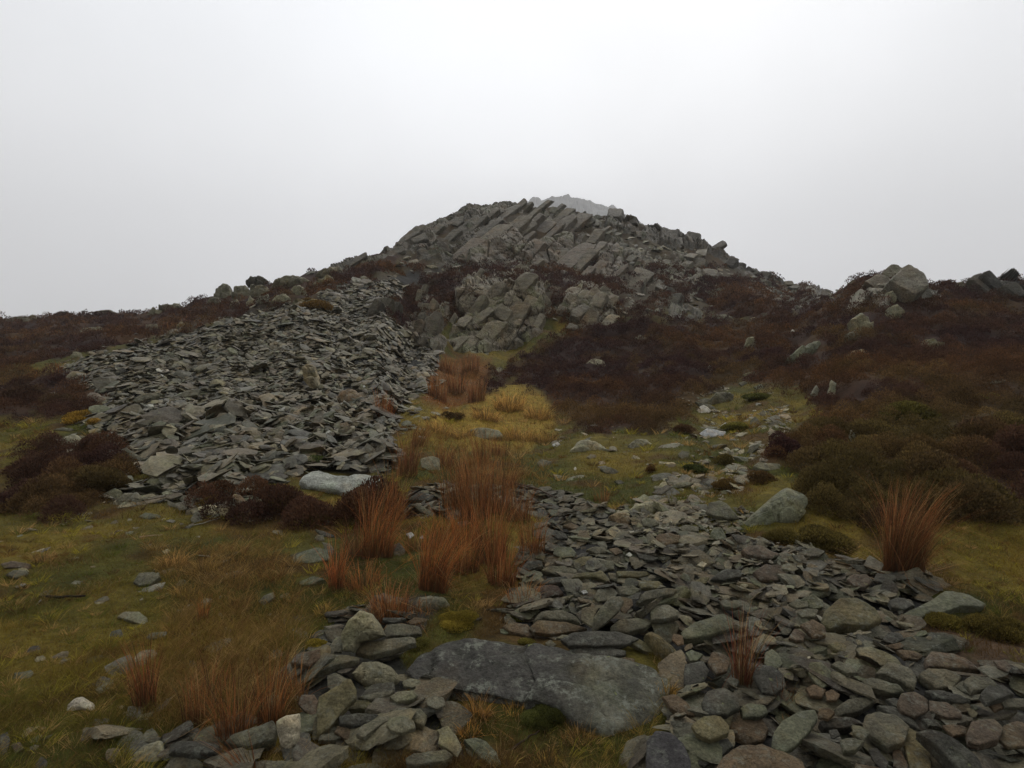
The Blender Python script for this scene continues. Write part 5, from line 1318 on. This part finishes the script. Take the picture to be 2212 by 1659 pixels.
# ---- single bushes
def bush(name, px, v, rD, hk, col, label, cat, dens=1.0, wk=.22, group=None, lk=.16, up=.55):
    g = hit(px, v); R_ = rD * K * g[1]
    rs = np.random.default_rng(int(px * 3 + v))
    nb = 9                                        # several sub-domes give an uneven outline
    cx = g[0] + rs.uniform(-.5, .5, nb) * R_; cy = g[1] + rs.uniform(-.4, .4, nb) * R_
    cx[0], cy[0] = g[0], g[1]
    Rr = np.concatenate([[R_ * .85], rs.uniform(.35, .6, nb - 1) * R_]); cz = H(cx, cy) + np.concatenate([[-.05 * R_], rs.uniform(-.05, .5, nb - 1) * R_ * hk])
    cnt = np.full(nb, int(rD * rD * .55 * dens)) * np.concatenate([[2], np.ones(nb - 1)]).astype(int)
    cnt = np.clip(cnt, 30, 5000).astype(int)
    V, F, C = sprigs(cx, cy, cz, Rr, Rr * hk, cnt, np.array(col)[None] * rs.uniform(.7, 1.4, (nb, 1)) * (np.array((1.6, 1.75, 1.1)) if name == 'heather_bush' else 1.2), np.full(nb, 3.2 * K * g[1]), rs, wk=wk, lk=lk, up=up)
    V = V - g
    o = mesh_np(name, V, F, M_PLANT, C, smooth=False); o.location = g
    return tag(o, label, cat, group)

for a in [
 ('heather_bush', 200, 975, 32, 1.15, (.034, .016, .016), 'round purple-brown heather ball at the left foot of the scree heap'),
 ('heather_bush', 130, 1065, 62, .75, (.046, .027, .014), 'large rusty brown heather bush on the left turf'),
 ('heather_bush', 215, 1060, 66, .8, (.038, .024, .014), 'dark brown heather bush right of the large rusty one'),
 ('heather_bush', 70, 1085, 45, .6, (.06, .036, .014), 'low tawny bush at the left side of the heather pair'),
 ('heather_bush', 40, 868, 46, .8, (.030, .015, .014), 'dark heather bush at the far left edge'),
 ('heather_bush', 130, 878, 40, .8, (.032, .018, .015), 'dark heather bush left of the brown split boulder'),
 ('heather_bush', 1692, 985, 42, 1.2, (.030, .013, .017), 'tall deep purple heather bush by the rocky turf strip'),
 ('heather_bush', 460, 1095, 42, .7, (.048, .029, .013), 'rusty heather bush left of the upright brown boulder'),
 ('heather_bush', 610, 1095, 46, .5, (.044, .026, .013), 'brown bush right of the rounded green-grey stone'),
 ('heather_bush', 680, 1128, 40, .45, (.038, .024, .013), 'brown bush below the left end of the pale slab'),
 ('heather_bush', 755, 1132, 38, .45, (.036, .023, .013), 'dark bush between pale slab and rush clumps'),
 ('heather_bush', 1565, 1055, 28, .7, (.045, .026, .013), 'small brown bush on the turf above the leaning boulder'),
 ('heather_bush', 1405, 1020, 16, .9, (.040, .020, .013), 'tiny dark bush on the turf right of the rush clumps'),
 ('heather_bush', 1475, 935, 26, .7, (.036, .018, .013), 'dark low bush at the lower tip of the middle heather'),
 ('heather_bush', 1560, 1000, 28, .7, (.040, .028, .013), 'brown bush in the middle of the rocky turf strip'),
 ('heather_bush', 1650, 1040, 34, .7, (.040, .022, .013), 'dark brown bush in front of the flat white-ended boulder'),
 ('heather_bush', 680, 672, 40, .5, (.062, .034, .016), 'rusty bush lying across the top of the scree heap'),
 ('heather_bush', 1790, 1180, 60, .55, (.046, .032, .014), 'low brown bush below the leaning green-grey boulder'),
 ('heather_bush', 1690, 1165, 44, .5, (.048, .034, .014), 'low olive-brown bush at the edge of the scree under the boulder'),
 ('heather_bush', 2160, 1370, 60, .6, (.052, .036, .014), 'brown bush at the right edge below the wide green-grey slab'),
 ('heather_bush', 2050, 1350, 46, .5, (.055, .040, .014), 'low tawny bush directly under the wide green-grey slab'),
 ('heather_bush', 1960, 905, 70, .5, (.044, .034, .013), 'broad olive-brown heather hump on the right slope'),
 ('heather_bush', 2130, 930, 60, .55, (.036, .020, .016), 'purple-brown heather hump at the right edge'),
 ('heather_bush', 980, 905, 26, .6, (.038, .022, .014), 'dark little bush between the yellow grass and the scree heap'),
 ]: bush(*a, 'heather bush')
bush('gorse_bush', 165, 912, 30, .8, (.17, .105, .018), 'yellow-orange gorse bush at the left edge of the scree heap', 'gorse bush')
bush('gorse_bush', 205, 918, 18, .8, (.15, .09, .018), 'smaller yellow gorse bush touching the larger one', 'gorse bush')
bush('gorse_bush', 680, 1000, 34, .6, (.040, .050, .014), 'small green bush on the lower right of the scree heap', 'gorse bush')
for a in [
 ('moss_cushion', 1175, 1560, 52, .55, (.050, .052, .014), 'bright green moss cushion growing against the big slab'),
 ('moss_cushion', 1125, 1336, 26, .5, (.16, .15, .02), 'yellow moss patch in front of the flat rusty slab'),
 ('moss_cushion', 985, 1350, 44, .4, (.15, .115, .02), 'yellow-orange moss mat along the upper left of the big slab'),
 ('moss_cushion', 1140, 1390, 22, .3, (.10, .085, .02), 'small moss patch lying on the back of the big slab'),
 ('moss_cushion', 905, 1395, 26, .35, (.075, .068, .018), 'olive moss strip on the left corner of the big slab'),
 ('moss_cushion', 680, 1395, 26, .4, (.17, .13, .02), 'yellow moss patch left of the pointed grey boulder'),
 ('moss_cushion', 1640, 860, 36, .4, (.062, .062, .018), 'green moss hump at the top of the rocky turf strip'),
 ('moss_cushion', 1590, 925, 36, .4, (.095, .085, .02), 'olive moss hump in the rocky turf strip'),
 ('moss_cushion', 2130, 860, 22, .5, (.13, .12, .03), 'yellow-green moss patch in the right heather'),
 ('moss_cushion', 1500, 1015, 30, .4, (.040, .046, .015), 'dark green moss hummock on the turf strip'),
 ]: bush(*a, 'moss', 2.5, .3, None, .06, .8)

# ---- rushes and tussocks
def rush(px, v, hD, sD, lean, n, label, tint=(.15, .058, .020), droop=.25, name='rush_tuft', cat='rush tuft', straw=.2, tall=1.0, wide=.0021, base=(.07, .036, .018), curl=1.0, group=None):
    g = hit(px, v, HF if v > 1180 and name == 'rush_tuft' else H); y0 = g[1]; k = K * y0
    rs = np.random.default_rng(int(px * 5 + v * 3))
    S = 7
    if name == 'rush_tuft' and 700 < px < 1200 and v > 1000: hD *= 1.13; sD *= 1.4; n = int(n * 1.5); droop *= 1.35
    a = rs.uniform(0, 6.283, n); r0 = np.sqrt(rs.uniform(0, 1, n)) * sD * k * .62
    bx = g[0] + r0 * np.cos(a); by = g[1] + r0 * np.sin(a) * .6
    bz = H(bx, by) if name != 'rush_tuft' or v < 1180 else np.maximum(H(bx, by), g[2] - .06)
    L = hD * k * (.25 + .85 * rs.uniform(0, 1, n) ** .9) * (1 - .25 * (r0 / (sD * k))) * tall
    out_ = np.abs(rs.normal(0, 1, n)) * droop * L
    lx = out_ * np.cos(a) * curl + lean * k * (L / (hD * k)) * rs.uniform(.6, 1.2, n) + rs.normal(0, .09, n) * L
    ly = out_ * np.sin(a) * curl
    fall = rs.uniform(0, 1, n) < straw
    L = np.where(fall, L * .55, L); lx = np.where(fall, L * 1.2 * np.cos(a), lx); ly = np.where(fall, L * 1.2 * np.sin(a) - .02, ly)
    up = np.where(fall, L * .25, np.sqrt(np.maximum(L * L - (lx * lx + ly * ly) * .7, (L * .35) ** 2)))
    t = np.linspace(0, 1, S)[None]
    e_ = np.where(fall, 1.0, rs.uniform(1.4, 2.4, n))[:, None]
    X = bx[:, None] + lx[:, None] * t ** e_; Y = by[:, None] + ly[:, None] * t ** e_
    Z = bz[:, None] - .02 + up[:, None] * (t - droop * .55 * t ** 3) * (1.0)
    bk = ((rs.uniform(0, 1, n) < .22) & ~fall)[:, None] * np.maximum(0, t - rs.uniform(.4, .75, n)[:, None]) * up[:, None]
    ba = rs.uniform(0, 6.283, n)[:, None]
    X = X + bk * np.cos(ba) * 1.1; Y = Y + bk * np.sin(ba) * .8; Z = Z - bk * rs.uniform(.7, 1.7, n)[:, None]
    w_ = np.maximum(wide * .7, .30 * k) * rs.uniform(.7, 1.2, n)[:, None] * (1 - .72 * t ** 1.6)
    wa = rs.uniform(-.7, .7, n)[:, None]
    V = np.stack([np.stack([X - w_ * np.cos(wa), Y - w_ * np.sin(wa), Z], -1), np.stack([X + w_ * np.cos(wa), Y + w_ * np.sin(wa), Z], -1)], 2)   # n,S,2,3
    i = (np.arange(n)[:, None] * S + np.arange(S - 1)[None]) * 2
    F = np.stack([i, i + 1, i + 3, i + 2], -1).reshape(-1, 4)
    c = np.array(tint)[None] * np.array((1.75, 1.55, 1.3)) * rs.uniform(.3, 1.6, (n, 1)); st = rs.uniform(0, 1, n) < .2
    c = np.where((st | fall)[:, None], np.array((.36, .21, .085)) * rs.uniform(.4, 1.1, (n, 1)), c)
    gq = rs.uniform(0, 1, n) < .10; c = np.where(gq[:, None], np.array((.085, .075, .025)), c)
    dk = rs.uniform(0, 1, n) < .18; c = np.where(dk[:, None], np.array((.045, .024, .013)), c)
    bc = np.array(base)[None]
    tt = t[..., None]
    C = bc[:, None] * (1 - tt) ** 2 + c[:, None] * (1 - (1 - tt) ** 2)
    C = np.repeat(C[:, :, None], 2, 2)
    o = bpy.data.objects.new(name, None); COL.objects.link(o); o.location = g; o.empty_display_size = .1
    lit = (st | fall); V = V.reshape(n, -1, 3) - g; C = C.reshape(n, -1, 3); mseg = S * 2
    i0 = np.arange(S - 1) * 2; f1 = np.stack([i0, i0 + 1, i0 + 3, i0 + 2], -1)
    for part, sel in (('stems', ~lit), ('dead_straw', lit)):
        q = int(sel.sum())
        if q == 0: continue
        Fp = (np.arange(q)[:, None, None] * mseg + f1[None]).reshape(-1, 4)
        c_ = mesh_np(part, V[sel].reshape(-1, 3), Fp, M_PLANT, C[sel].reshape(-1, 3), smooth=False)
        c_.parent = o
    return tag(o, label, cat, group)

OR = (.17, .062, .020); DK = (.085, .034, .018); BR = (.12, .055, .022)
for a in [
 (1950, 1232, 262, 66, 66, 1500, 'tallest rush tuft, fanned out and leaning right, beside the right heather', (.115, .05, .021), .23),
 (1603, 1478, 240, 30, 22, 230, 'dark red-brown rush tuft growing up through the foreground scree', (.075, .026, .017), .14),
 (1690, 1520, 100, 34, 14, 70, 'thin sparse rush tuft just right of the dark one in the scree', (.07, .034, .018), .35),
 (312, 1535, 190, 40, -18, 240, 'dense upright rush tuft on the dark turf at lower left', (.12, .048, .020), .14),
 (430, 1560, 170, 56, 0, 170, 'loose rush tuft just right of the dense one at lower left', (.11, .05, .02), .24),
 (505, 1580, 190, 60, 0, 200, 'wispy middle rush tuft of the lower left group', (.12, .052, .02), .26),
 (585, 1540, 200, 48, 12, 180, 'rush tuft left of the stones under the pointed boulder', (.13, .055, .02), .24),
 (545, 1690, 190, 30, -105, 150, 'rush tuft leaning strongly left at the bottom edge', (.085, .038, .02), .16),
 (438, 1345, 80, 18, 2, 70, 'small upright rush tuft in the left yellow turf', OR, .12),
 (830, 912, 84, 32, 2, 260, 'square red-orange rush clump at the right foot of the scree heap', (.17, .058, .022), .12),
 (880, 1030, 110, 26, 0, 220, 'dark tall rush tuft above the pale slab end', DK, .14),
 (905, 965, 70, 30, 20, 160, 'brown rush tuft leaning right below the red-orange clump', BR, .18),
 (960, 1010, 80, 26, 10, 120, 'short rush tuft between the scree foot and yellow grass', BR, .18),
 (985, 1105, 150, 34, -4, 300, 'dark brown rush tuft at the left of the central clump', BR, .13),
 (1025, 1120, 190, 38, -12, 360, 'tallest rush tuft of the central clump', (.14, .058, .022), .13),
 (1075, 1110, 150, 34, 6, 260, 'rush tuft at the right shoulder of the central clump', BR, .15),
 (800, 1135, 110, 34, 10, 260, 'dark rush tuft in front of the dark bush', DK, .14),
 (815, 1200, 170, 40, 38, 360, 'bright orange rush tuft leaning right over the dark stones', OR, .16),
 (850, 1125, 160, 26, 20, 160, 'rush tuft rising behind the bright orange one', BR, .16),
 (728, 1275, 135, 20, 6, 160, 'narrow bright red rush tuft at the left end of the rushes', (.20, .065, .022), .14),
 (785, 1275, 90, 44, 0, 200, 'loose straw-coloured rush tuft right of the narrow red one', (.17, .075, .026), .3),
 (840, 1315, 110, 46, 0, 240, 'lowest rush tuft, just above the grey boulder', (.15, .062, .024), .26),
 (935, 1275, 175, 36, 46, 400, 'bright orange rush tuft leaning right above the grey boulder', OR, .15),
 (1000, 1240, 130, 40, 12, 260, 'orange rush tuft in the middle of the lower rushes', (.16, .066, .022), .2),
 (1060, 1215, 170, 40, 0, 320, 'broad rush tuft below the central clump', (.15, .058, .022), .17),
 (1085, 1262, 120, 36, 8, 220, 'rush tuft touching the left edge of the foreground scree', (.14, .055, .022), .2),
 (1150, 1190, 120, 30, 0, 200, 'rightmost of the lower rush tufts beside the scree', (.14, .06, .024), .18),
 (1120, 1125, 110, 30, 4, 160, 'rush tuft at the upper tip of the foreground scree', BR, .18),
 (1095, 1060, 90, 26, 4, 160, 'small rush tuft right of the central clump top', BR, .16),
 (1300, 1085, 50, 30, 0, 110, 'short brown rush tuft on the turf above the scree', BR, .3),
 (1080, 985, 60, 34, 0, 140, 'rusty rush tuft below the yellow tussocks', BR, .2),
 (945, 862, 66, 34, 0, 200, 'left rush tuft of the red rush field', (.13, .055, .022), .16),
 (985, 850, 64, 34, 0, 200, 'middle rush tuft in the front of the red rush field', (.14, .055, .022), .16),
 (1030, 868, 68, 32, 0, 200, 'right rush tuft in the front of the red rush field', (.13, .052, .022), .16),
 (965, 805, 46, 34, 0, 160, 'left rush tuft at the back of the red rush field', (.12, .052, .022), .16),
 (1015, 800, 44, 34, 0, 160, 'right rush tuft at the back of the red rush field', (.12, .05, .022), .16),
 (125, 812, 40, 18, 0, 90, 'orange-brown rush tuft on the left rim of the scree heap', BR, .16),
 (75, 818, 36, 18, 0, 80, 'brown rush tuft left of the rim one by the scree heap', BR, .16),
 (360, 712, 24, 26, 0, 90, 'rusty rush patch on the upper left rim of the scree heap', BR, .2),
 (400, 700, 26, 24, 0, 90, 'rusty rush patch next up along the scree rim', BR, .2),
 (900, 1190, 90, 40, 10, 130, 'low rush tuft between the bright orange tufts', BR, .3),
 (960, 1185, 120, 34, -10, 150, 'rush tuft in the gap left under the central clump', (.15, .06, .022), .22),
 (770, 1205, 110, 30, -8, 130, 'dark thin rush tuft above the narrow red one', DK, .2),
 (1010, 1180, 120, 40, 4, 200, 'rush tuft right behind the broad lower one', OR, .2),
 (1040, 1000, 100, 30, -6, 150, 'rush tuft topping the central clump', BR, .18),
 (890, 1330, 70, 50, 0, 120, 'sprawling straw rush tuft beside the grey boulder', (.18, .085, .03), .5),
 (1130, 1285, 80, 40, 0, 130, 'sprawling rush tuft at the scree edge near the orange-edged stone', (.16, .075, .027), .45),
 (455, 1500, 130, 60, 0, 120, 'sparse rush tuft behind the lower left group', BR, .3),
 (640, 1510, 150, 40, -10, 90, 'sparse rush tuft nearest the left stone pile', (.14, .065, .024), .35),
 (1860, 1035, 90, 30, 10, 60, 'faint rush tuft in heather left of the tallest tuft', (.07, .032, .018), .25),
 (2090, 960, 90, 40, 14, 90, 'pale dry grass tuft in the far right heather', (.10, .06, .035), .3),
 ]:
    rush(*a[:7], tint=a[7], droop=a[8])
YW = (.30, .19, .06)
for a in [
 (1100, 885, 62, 52, 0, 700, 'pale yellow grass tussock, the highest of the yellow group', YW, .55),
 (1050, 905, 50, 44, 0, 500, 'yellow grass tussock left of the highest one', YW, .6),
 (1160, 905, 56, 46, 0, 500, 'yellow grass tussock right of the highest one', (.26, .165, .052), .55),
 (1120, 950, 56, 56, 0, 500, 'golden tussock below the highest one', (.22, .14, .045), .55),
 (1175, 955, 46, 44, 0, 360, 'olive gold tussock at the lower right of the yellow group', (.18, .12, .04), .55),
 (950, 935, 46, 46, 0, 450, 'golden tussock beside the scree heap foot', (.24, .155, .05), .55),
 (1000, 945, 40, 40, 0, 360, 'golden tussock second from the scree heap foot', (.22, .15, .045), .55),
 (1035, 1000, 40, 40, 0, 260, 'dull gold tussock just behind the central rushes', (.17, .11, .035), .55),
 (1035, 1555, 80, 34, -4, 420, 'small orange-gold tussock in front of the big slab', (.17, .095, .028), .5),
 (1010, 1590, 50, 40, -10, 260, 'low gold tussock left below the small orange-gold one', (.22, .12, .03), .5),
 (375, 1225, 62, 42, 0, 380, 'straw tussock in the left turf', (.25, .16, .06), .5),
 (440, 1235, 56, 46, 0, 360, 'olive-gold tussock right of the straw tussock', (.17, .12, .04), .55),
 (500, 1255, 54, 52, 0, 360, 'brown-gold tussock at the right of the left turf group', (.12, .075, .03), .5),
 (400, 1290, 50, 50, 0, 300, 'yellow-olive tussock above the small upright rush tuft', (.18, .13, .04), .55),
 (520, 1310, 44, 44, 0, 260, 'dull tussock above the wispy rushes', (.12, .085, .03), .55),
 (95, 1215, 44, 34, 0, 220, 'straw tussock near the left edge', (.19, .12, .05), .5),
 (700, 1330, 46, 40, 0, 260, 'yellow tussock left of the pointed grey boulder', (.20, .14, .04), .55),
 (905, 1500, 42, 40, 0, 260, 'olive grass tuft tucked under the left near edge of the big slab', (.16, .12, .035), .5),
 (1110, 1540, 40, 40, 0, 240, 'gold grass tuft between the moss cushion and the orange-gold tussock', (.20, .13, .035), .5),
 (1440, 1500, 46, 36, 0, 260, 'yellow-brown grass tuft in the gap right of the big slab', (.18, .12, .035), .45),
 (880, 1640, 46, 60, 0, 300, 'low rusty gold grass at the bottom left of the big slab', (.20, .11, .03), .55),
 (1180, 1640, 46, 60, 0, 300, 'low olive gold grass at the bottom edge under the big slab', (.15, .105, .03), .55),
 (1250, 1600, 50, 60, 0, 360, 'dark gold grass tuft under the near edge of the big slab', (.12, .08, .028), .5),
 (1990, 1260, 40, 50, 20, 160, 'straw litter tuft at the foot of the tallest rush tuft', (.24, .14, .055), .6),
 ]:
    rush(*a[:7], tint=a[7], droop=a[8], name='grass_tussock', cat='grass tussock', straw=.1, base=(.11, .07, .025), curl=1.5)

# ---- sticks lying about
def stick(pts, r0, tint, label, HFn=HF):
    P = [hit(a, b, HFn) + np.array((0, 0, r0 * 1.2 + .005)) for a, b in pts]
    P = np.array(P); n = 14; u = np.linspace(0, 1, n); s = np.linspace(0, 1, len(P))
    Q = np.stack([np.interp(u, s, P[:, k]) for k in range(3)], 1) + .006 * np.stack([fbm(u * 6, u * 0 + k, 3 + k, 2) for k in range(3)], 1)
    m_ = 7; T_ = np.gradient(Q, axis=0); T_ /= np.linalg.norm(T_, axis=1, keepdims=True)
    A = np.cross(T_, (0, 0, 1.0)); A /= np.linalg.norm(A, axis=1, keepdims=True); B = np.cross(T_, A)
    an = np.linspace(0, 6.283, m_ + 1)[:-1]; rad = r0 * (1 - .5 * u) * (1 + .25 * fbm(u * 9, u * 0, 2, 2))
    V = Q[:, None] + rad[:, None, None] * (A[:, None] * np.cos(an)[None, :, None] + B[:, None] * np.sin(an)[None, :, None])
    i = np.arange(m_); j = (i + 1) % m_
    F = np.concatenate([np.stack([k * m_ + i, k * m_ + j, (k + 1) * m_ + j, (k + 1) * m_ + i], 1) for k in range(n - 1)])
    b = Q.mean(0)
    o = mesh_np('stick', V.reshape(-1, 3) - b, F, M_PLANT, np.tile(tint, (n * m_, 1))); o.location = b
    tag(o, label, 'stick')
stick([(85, 1296), (130, 1298), (185, 1293)], .012, (.018, .013, .010), 'black dead stick lying on the left turf')
stick([(1102, 1628), (1135, 1605), (1165, 1585)], .006, (.03, .018, .012), 'short dark stick in the grass in front of the big slab')
stick([(300, 1165), (350, 1158)], .006, (.25, .18, .12), 'pale thin stick above the straw tussock', H)
stick([(408, 1140), (440, 1133), (475, 1124)], .007, (.20, .19, .15), 'long pale stick above the olive-gold tussock', H)
stick([(1052, 1030), (1100, 1045), (1165, 1068), (1200, 1080)], .014, (.06, .04, .028), 'fallen grey pole behind the central rushes')

# ------------------------------------------------------------------ labels for the traced and loose stones
MARKS = [('the big flat slab', 1150, 1470, 290, 100), ('the stacked dark slabs', 1300, 1385, 70, 40), ('the tall smooth leaning slab', 1320, 1310, 40, 45), ('the dark scree rush tuft', 1600, 1400, 30, 80),
         ('the log-shaped stone', 1420, 1395, 40, 45), ('the cream-white quartz block', 617, 1590, 20, 40), ('the pointed grey boulder', 755, 1370, 50, 45), ('the egg-shaped grey boulder', 812, 1450, 50, 35),
         ('the long olive slab on its tip', 715, 1540, 40, 60), ('the wide green-grey right slab', 2040, 1305, 95, 30), ('the broad olive slab', 1845, 1320, 60, 30), ('the tallest rush tuft', 1950, 1200, 60, 60),
         ('the leaning green-grey boulder', 1690, 1090, 60, 45), ('the pale lichened path-top boulder', 1395, 1095, 35, 18), ('the orange-edged dark stone', 1140, 1275, 40, 15), ('the speckled bottom slab', 1345, 1625, 60, 40),
         ('the long slab below the scree rush tuft', 1710, 1570, 45, 50), ('the bottom right corner', 2180, 1640, 20, 20), ('the right edge of the path end', 2150, 1420, 60, 30), ('the lower right pale stone', 1990, 1510, 30, 30),
         ('the left white quartz lump', 165, 1518, 30, 16), ('the straw tussock', 370, 1210, 40, 25), ('the upright brown boulder', 515, 1090, 25, 25), ('the touching boulder pair', 270, 1075, 45, 20),
         ('the standing stone', 668, 815, 20, 30), ('the pale slab under the scree heap', 740, 1035, 90, 25), ('the whale-backed boulder', 1275, 958, 45, 15), ('the yellow tussock group', 1110, 890, 80, 50),
         ('the white streaked rocks', 1540, 925, 40, 40), ('the layered turf-strip boulder', 1560, 855, 28, 15), ('the deep purple heather bush', 1692, 955, 35, 35), ('the slanting heather boulder', 1740, 750, 40, 20),
         ('the orange rush clumps', 1000, 1180, 110, 70), ('the narrow red rush tuft', 730, 1220, 20, 50), ('the bottom left-leaning rush tuft', 510, 1610, 40, 40), ('the rusty brown slab', 1200, 1355, 60, 12), ('the scree gravel path', 1560, 1210, 80, 20),
         ('the left skyline boulders', 540, 640, 60, 20), ('the heather knoll', 1890, 640, 60, 40), ('the low brown bush under the boulder', 1790, 1165, 50, 15), ('the right-hand stone spread', 1900, 1450, 40, 30)]
def colour_word(t):
    t = np.array(t); l = t.mean(); s = t[0] - t[2]
    if l > .3: return 'white'
    if s > .03: return 'brown' if t[0] > t[1] * 1.12 else 'olive'
    if l < .075: return 'black-grey' if l < .055 else 'dark grey'
    if l > .14: return 'pale grey'
    return 'greenish grey' if t[1] > t[0] * 1.04 else 'mid grey'
used = {}
cand = []
for d in LAND:
    o = d['o']
    if d['label']:
        tag(o, d['label'], d['cat'], d['group']); used[d['label']] = 1; continue
    best = min(MARKS, key=lambda q: math.hypot(max(0, abs(d['px'] - q[1]) - q[3]), 1.6 * max(0, abs(d['v'] - q[2]) - q[4])) + .15 * math.hypot(d['px'] - q[1], d['v'] - q[2]))
    dx, dy = d['px'] - best[1], (d['v'] - best[2]) * 1.6
    ax, ay = dx / best[3], dy / best[4] / 1.6
    rel = ('right of' if dx > 0 else 'left of') if abs(ax) > abs(ay) else ('below' if dy > 0 else 'above')
    if abs(ax) < 1 and abs(ay) < 1: rel = 'at'
    asp = d['w'] / max(d['h'], 1)
    shp = 'long thin' if asp > 4 else 'flat' if asp > 2.2 else 'rounded' if asp > 1.2 else 'upright'
    sz = 'large ' if d['w'] > 110 else 'small ' if d['w'] < 38 else ''
    d['key'] = f"{sz}{shp} {colour_word(d['tint'])} {'quartz' if d['name'].startswith('quartz') else 'slate'} {rel} {best[0]}"
    d['dist'] = math.hypot(dx, dy); cand.append(d)
ORD = ['nearest', 'second', 'third', 'fourth', 'fifth', 'sixth', 'seventh', 'eighth', 'ninth', 'tenth', 'eleventh', 'twelfth', 'thirteenth', 'fourteenth']
from collections import defaultdict
gr = defaultdict(list)
for d in cand: gr[d['key']].append(d)
for k, ds in gr.items():
    ds.sort(key=lambda q: q['dist'])
    for i, d in enumerate(ds):
        lab = k if len(ds) == 1 else f"{k}, {ORD[min(i, 13)]} outward"
        tag(d['o'], lab, d['cat'], 'slate stones lying in the scree and turf')

# ------------------------------------------------------------------ hill haze
def haze():
    x0, x1, y0, y1, z0, z1 = -1800, 1800, -1800, 2000, -9, 620
    V = np.array([(x, y, z) for x in (x0, x1) for y in (y0, y1) for z in (z0, z1)], float)
    F = np.array([(0, 1, 3, 2), (4, 6, 7, 5), (0, 4, 5, 1), (2, 3, 7, 6), (0, 2, 6, 4), (1, 5, 7, 3)])
    m = bpy.data.materials.new('haze_air'); m.use_nodes = True; t = m.node_tree; t.nodes.clear()
    o_ = t.nodes.new('ShaderNodeOutputMaterial'); p = t.nodes.new('ShaderNodeVolumePrincipled')
    p.inputs['Color'].default_value = (.97, .97, .98, 1); p.inputs['Density'].default_value = .00052; p.inputs['Anisotropy'].default_value = 0
    t.links.new(p.outputs[0], o_.inputs['Volume'])
    o = mesh_np('haze', V, F, m, smooth=False)
    tag(o, 'thin cold mist thickening towards the far ridge', 'mist', kind='stuff')
HAZE = True
if HAZE: haze()
print('objects', len(bpy.data.objects), 'verts', sum(len(m.vertices) for m in bpy.data.meshes))
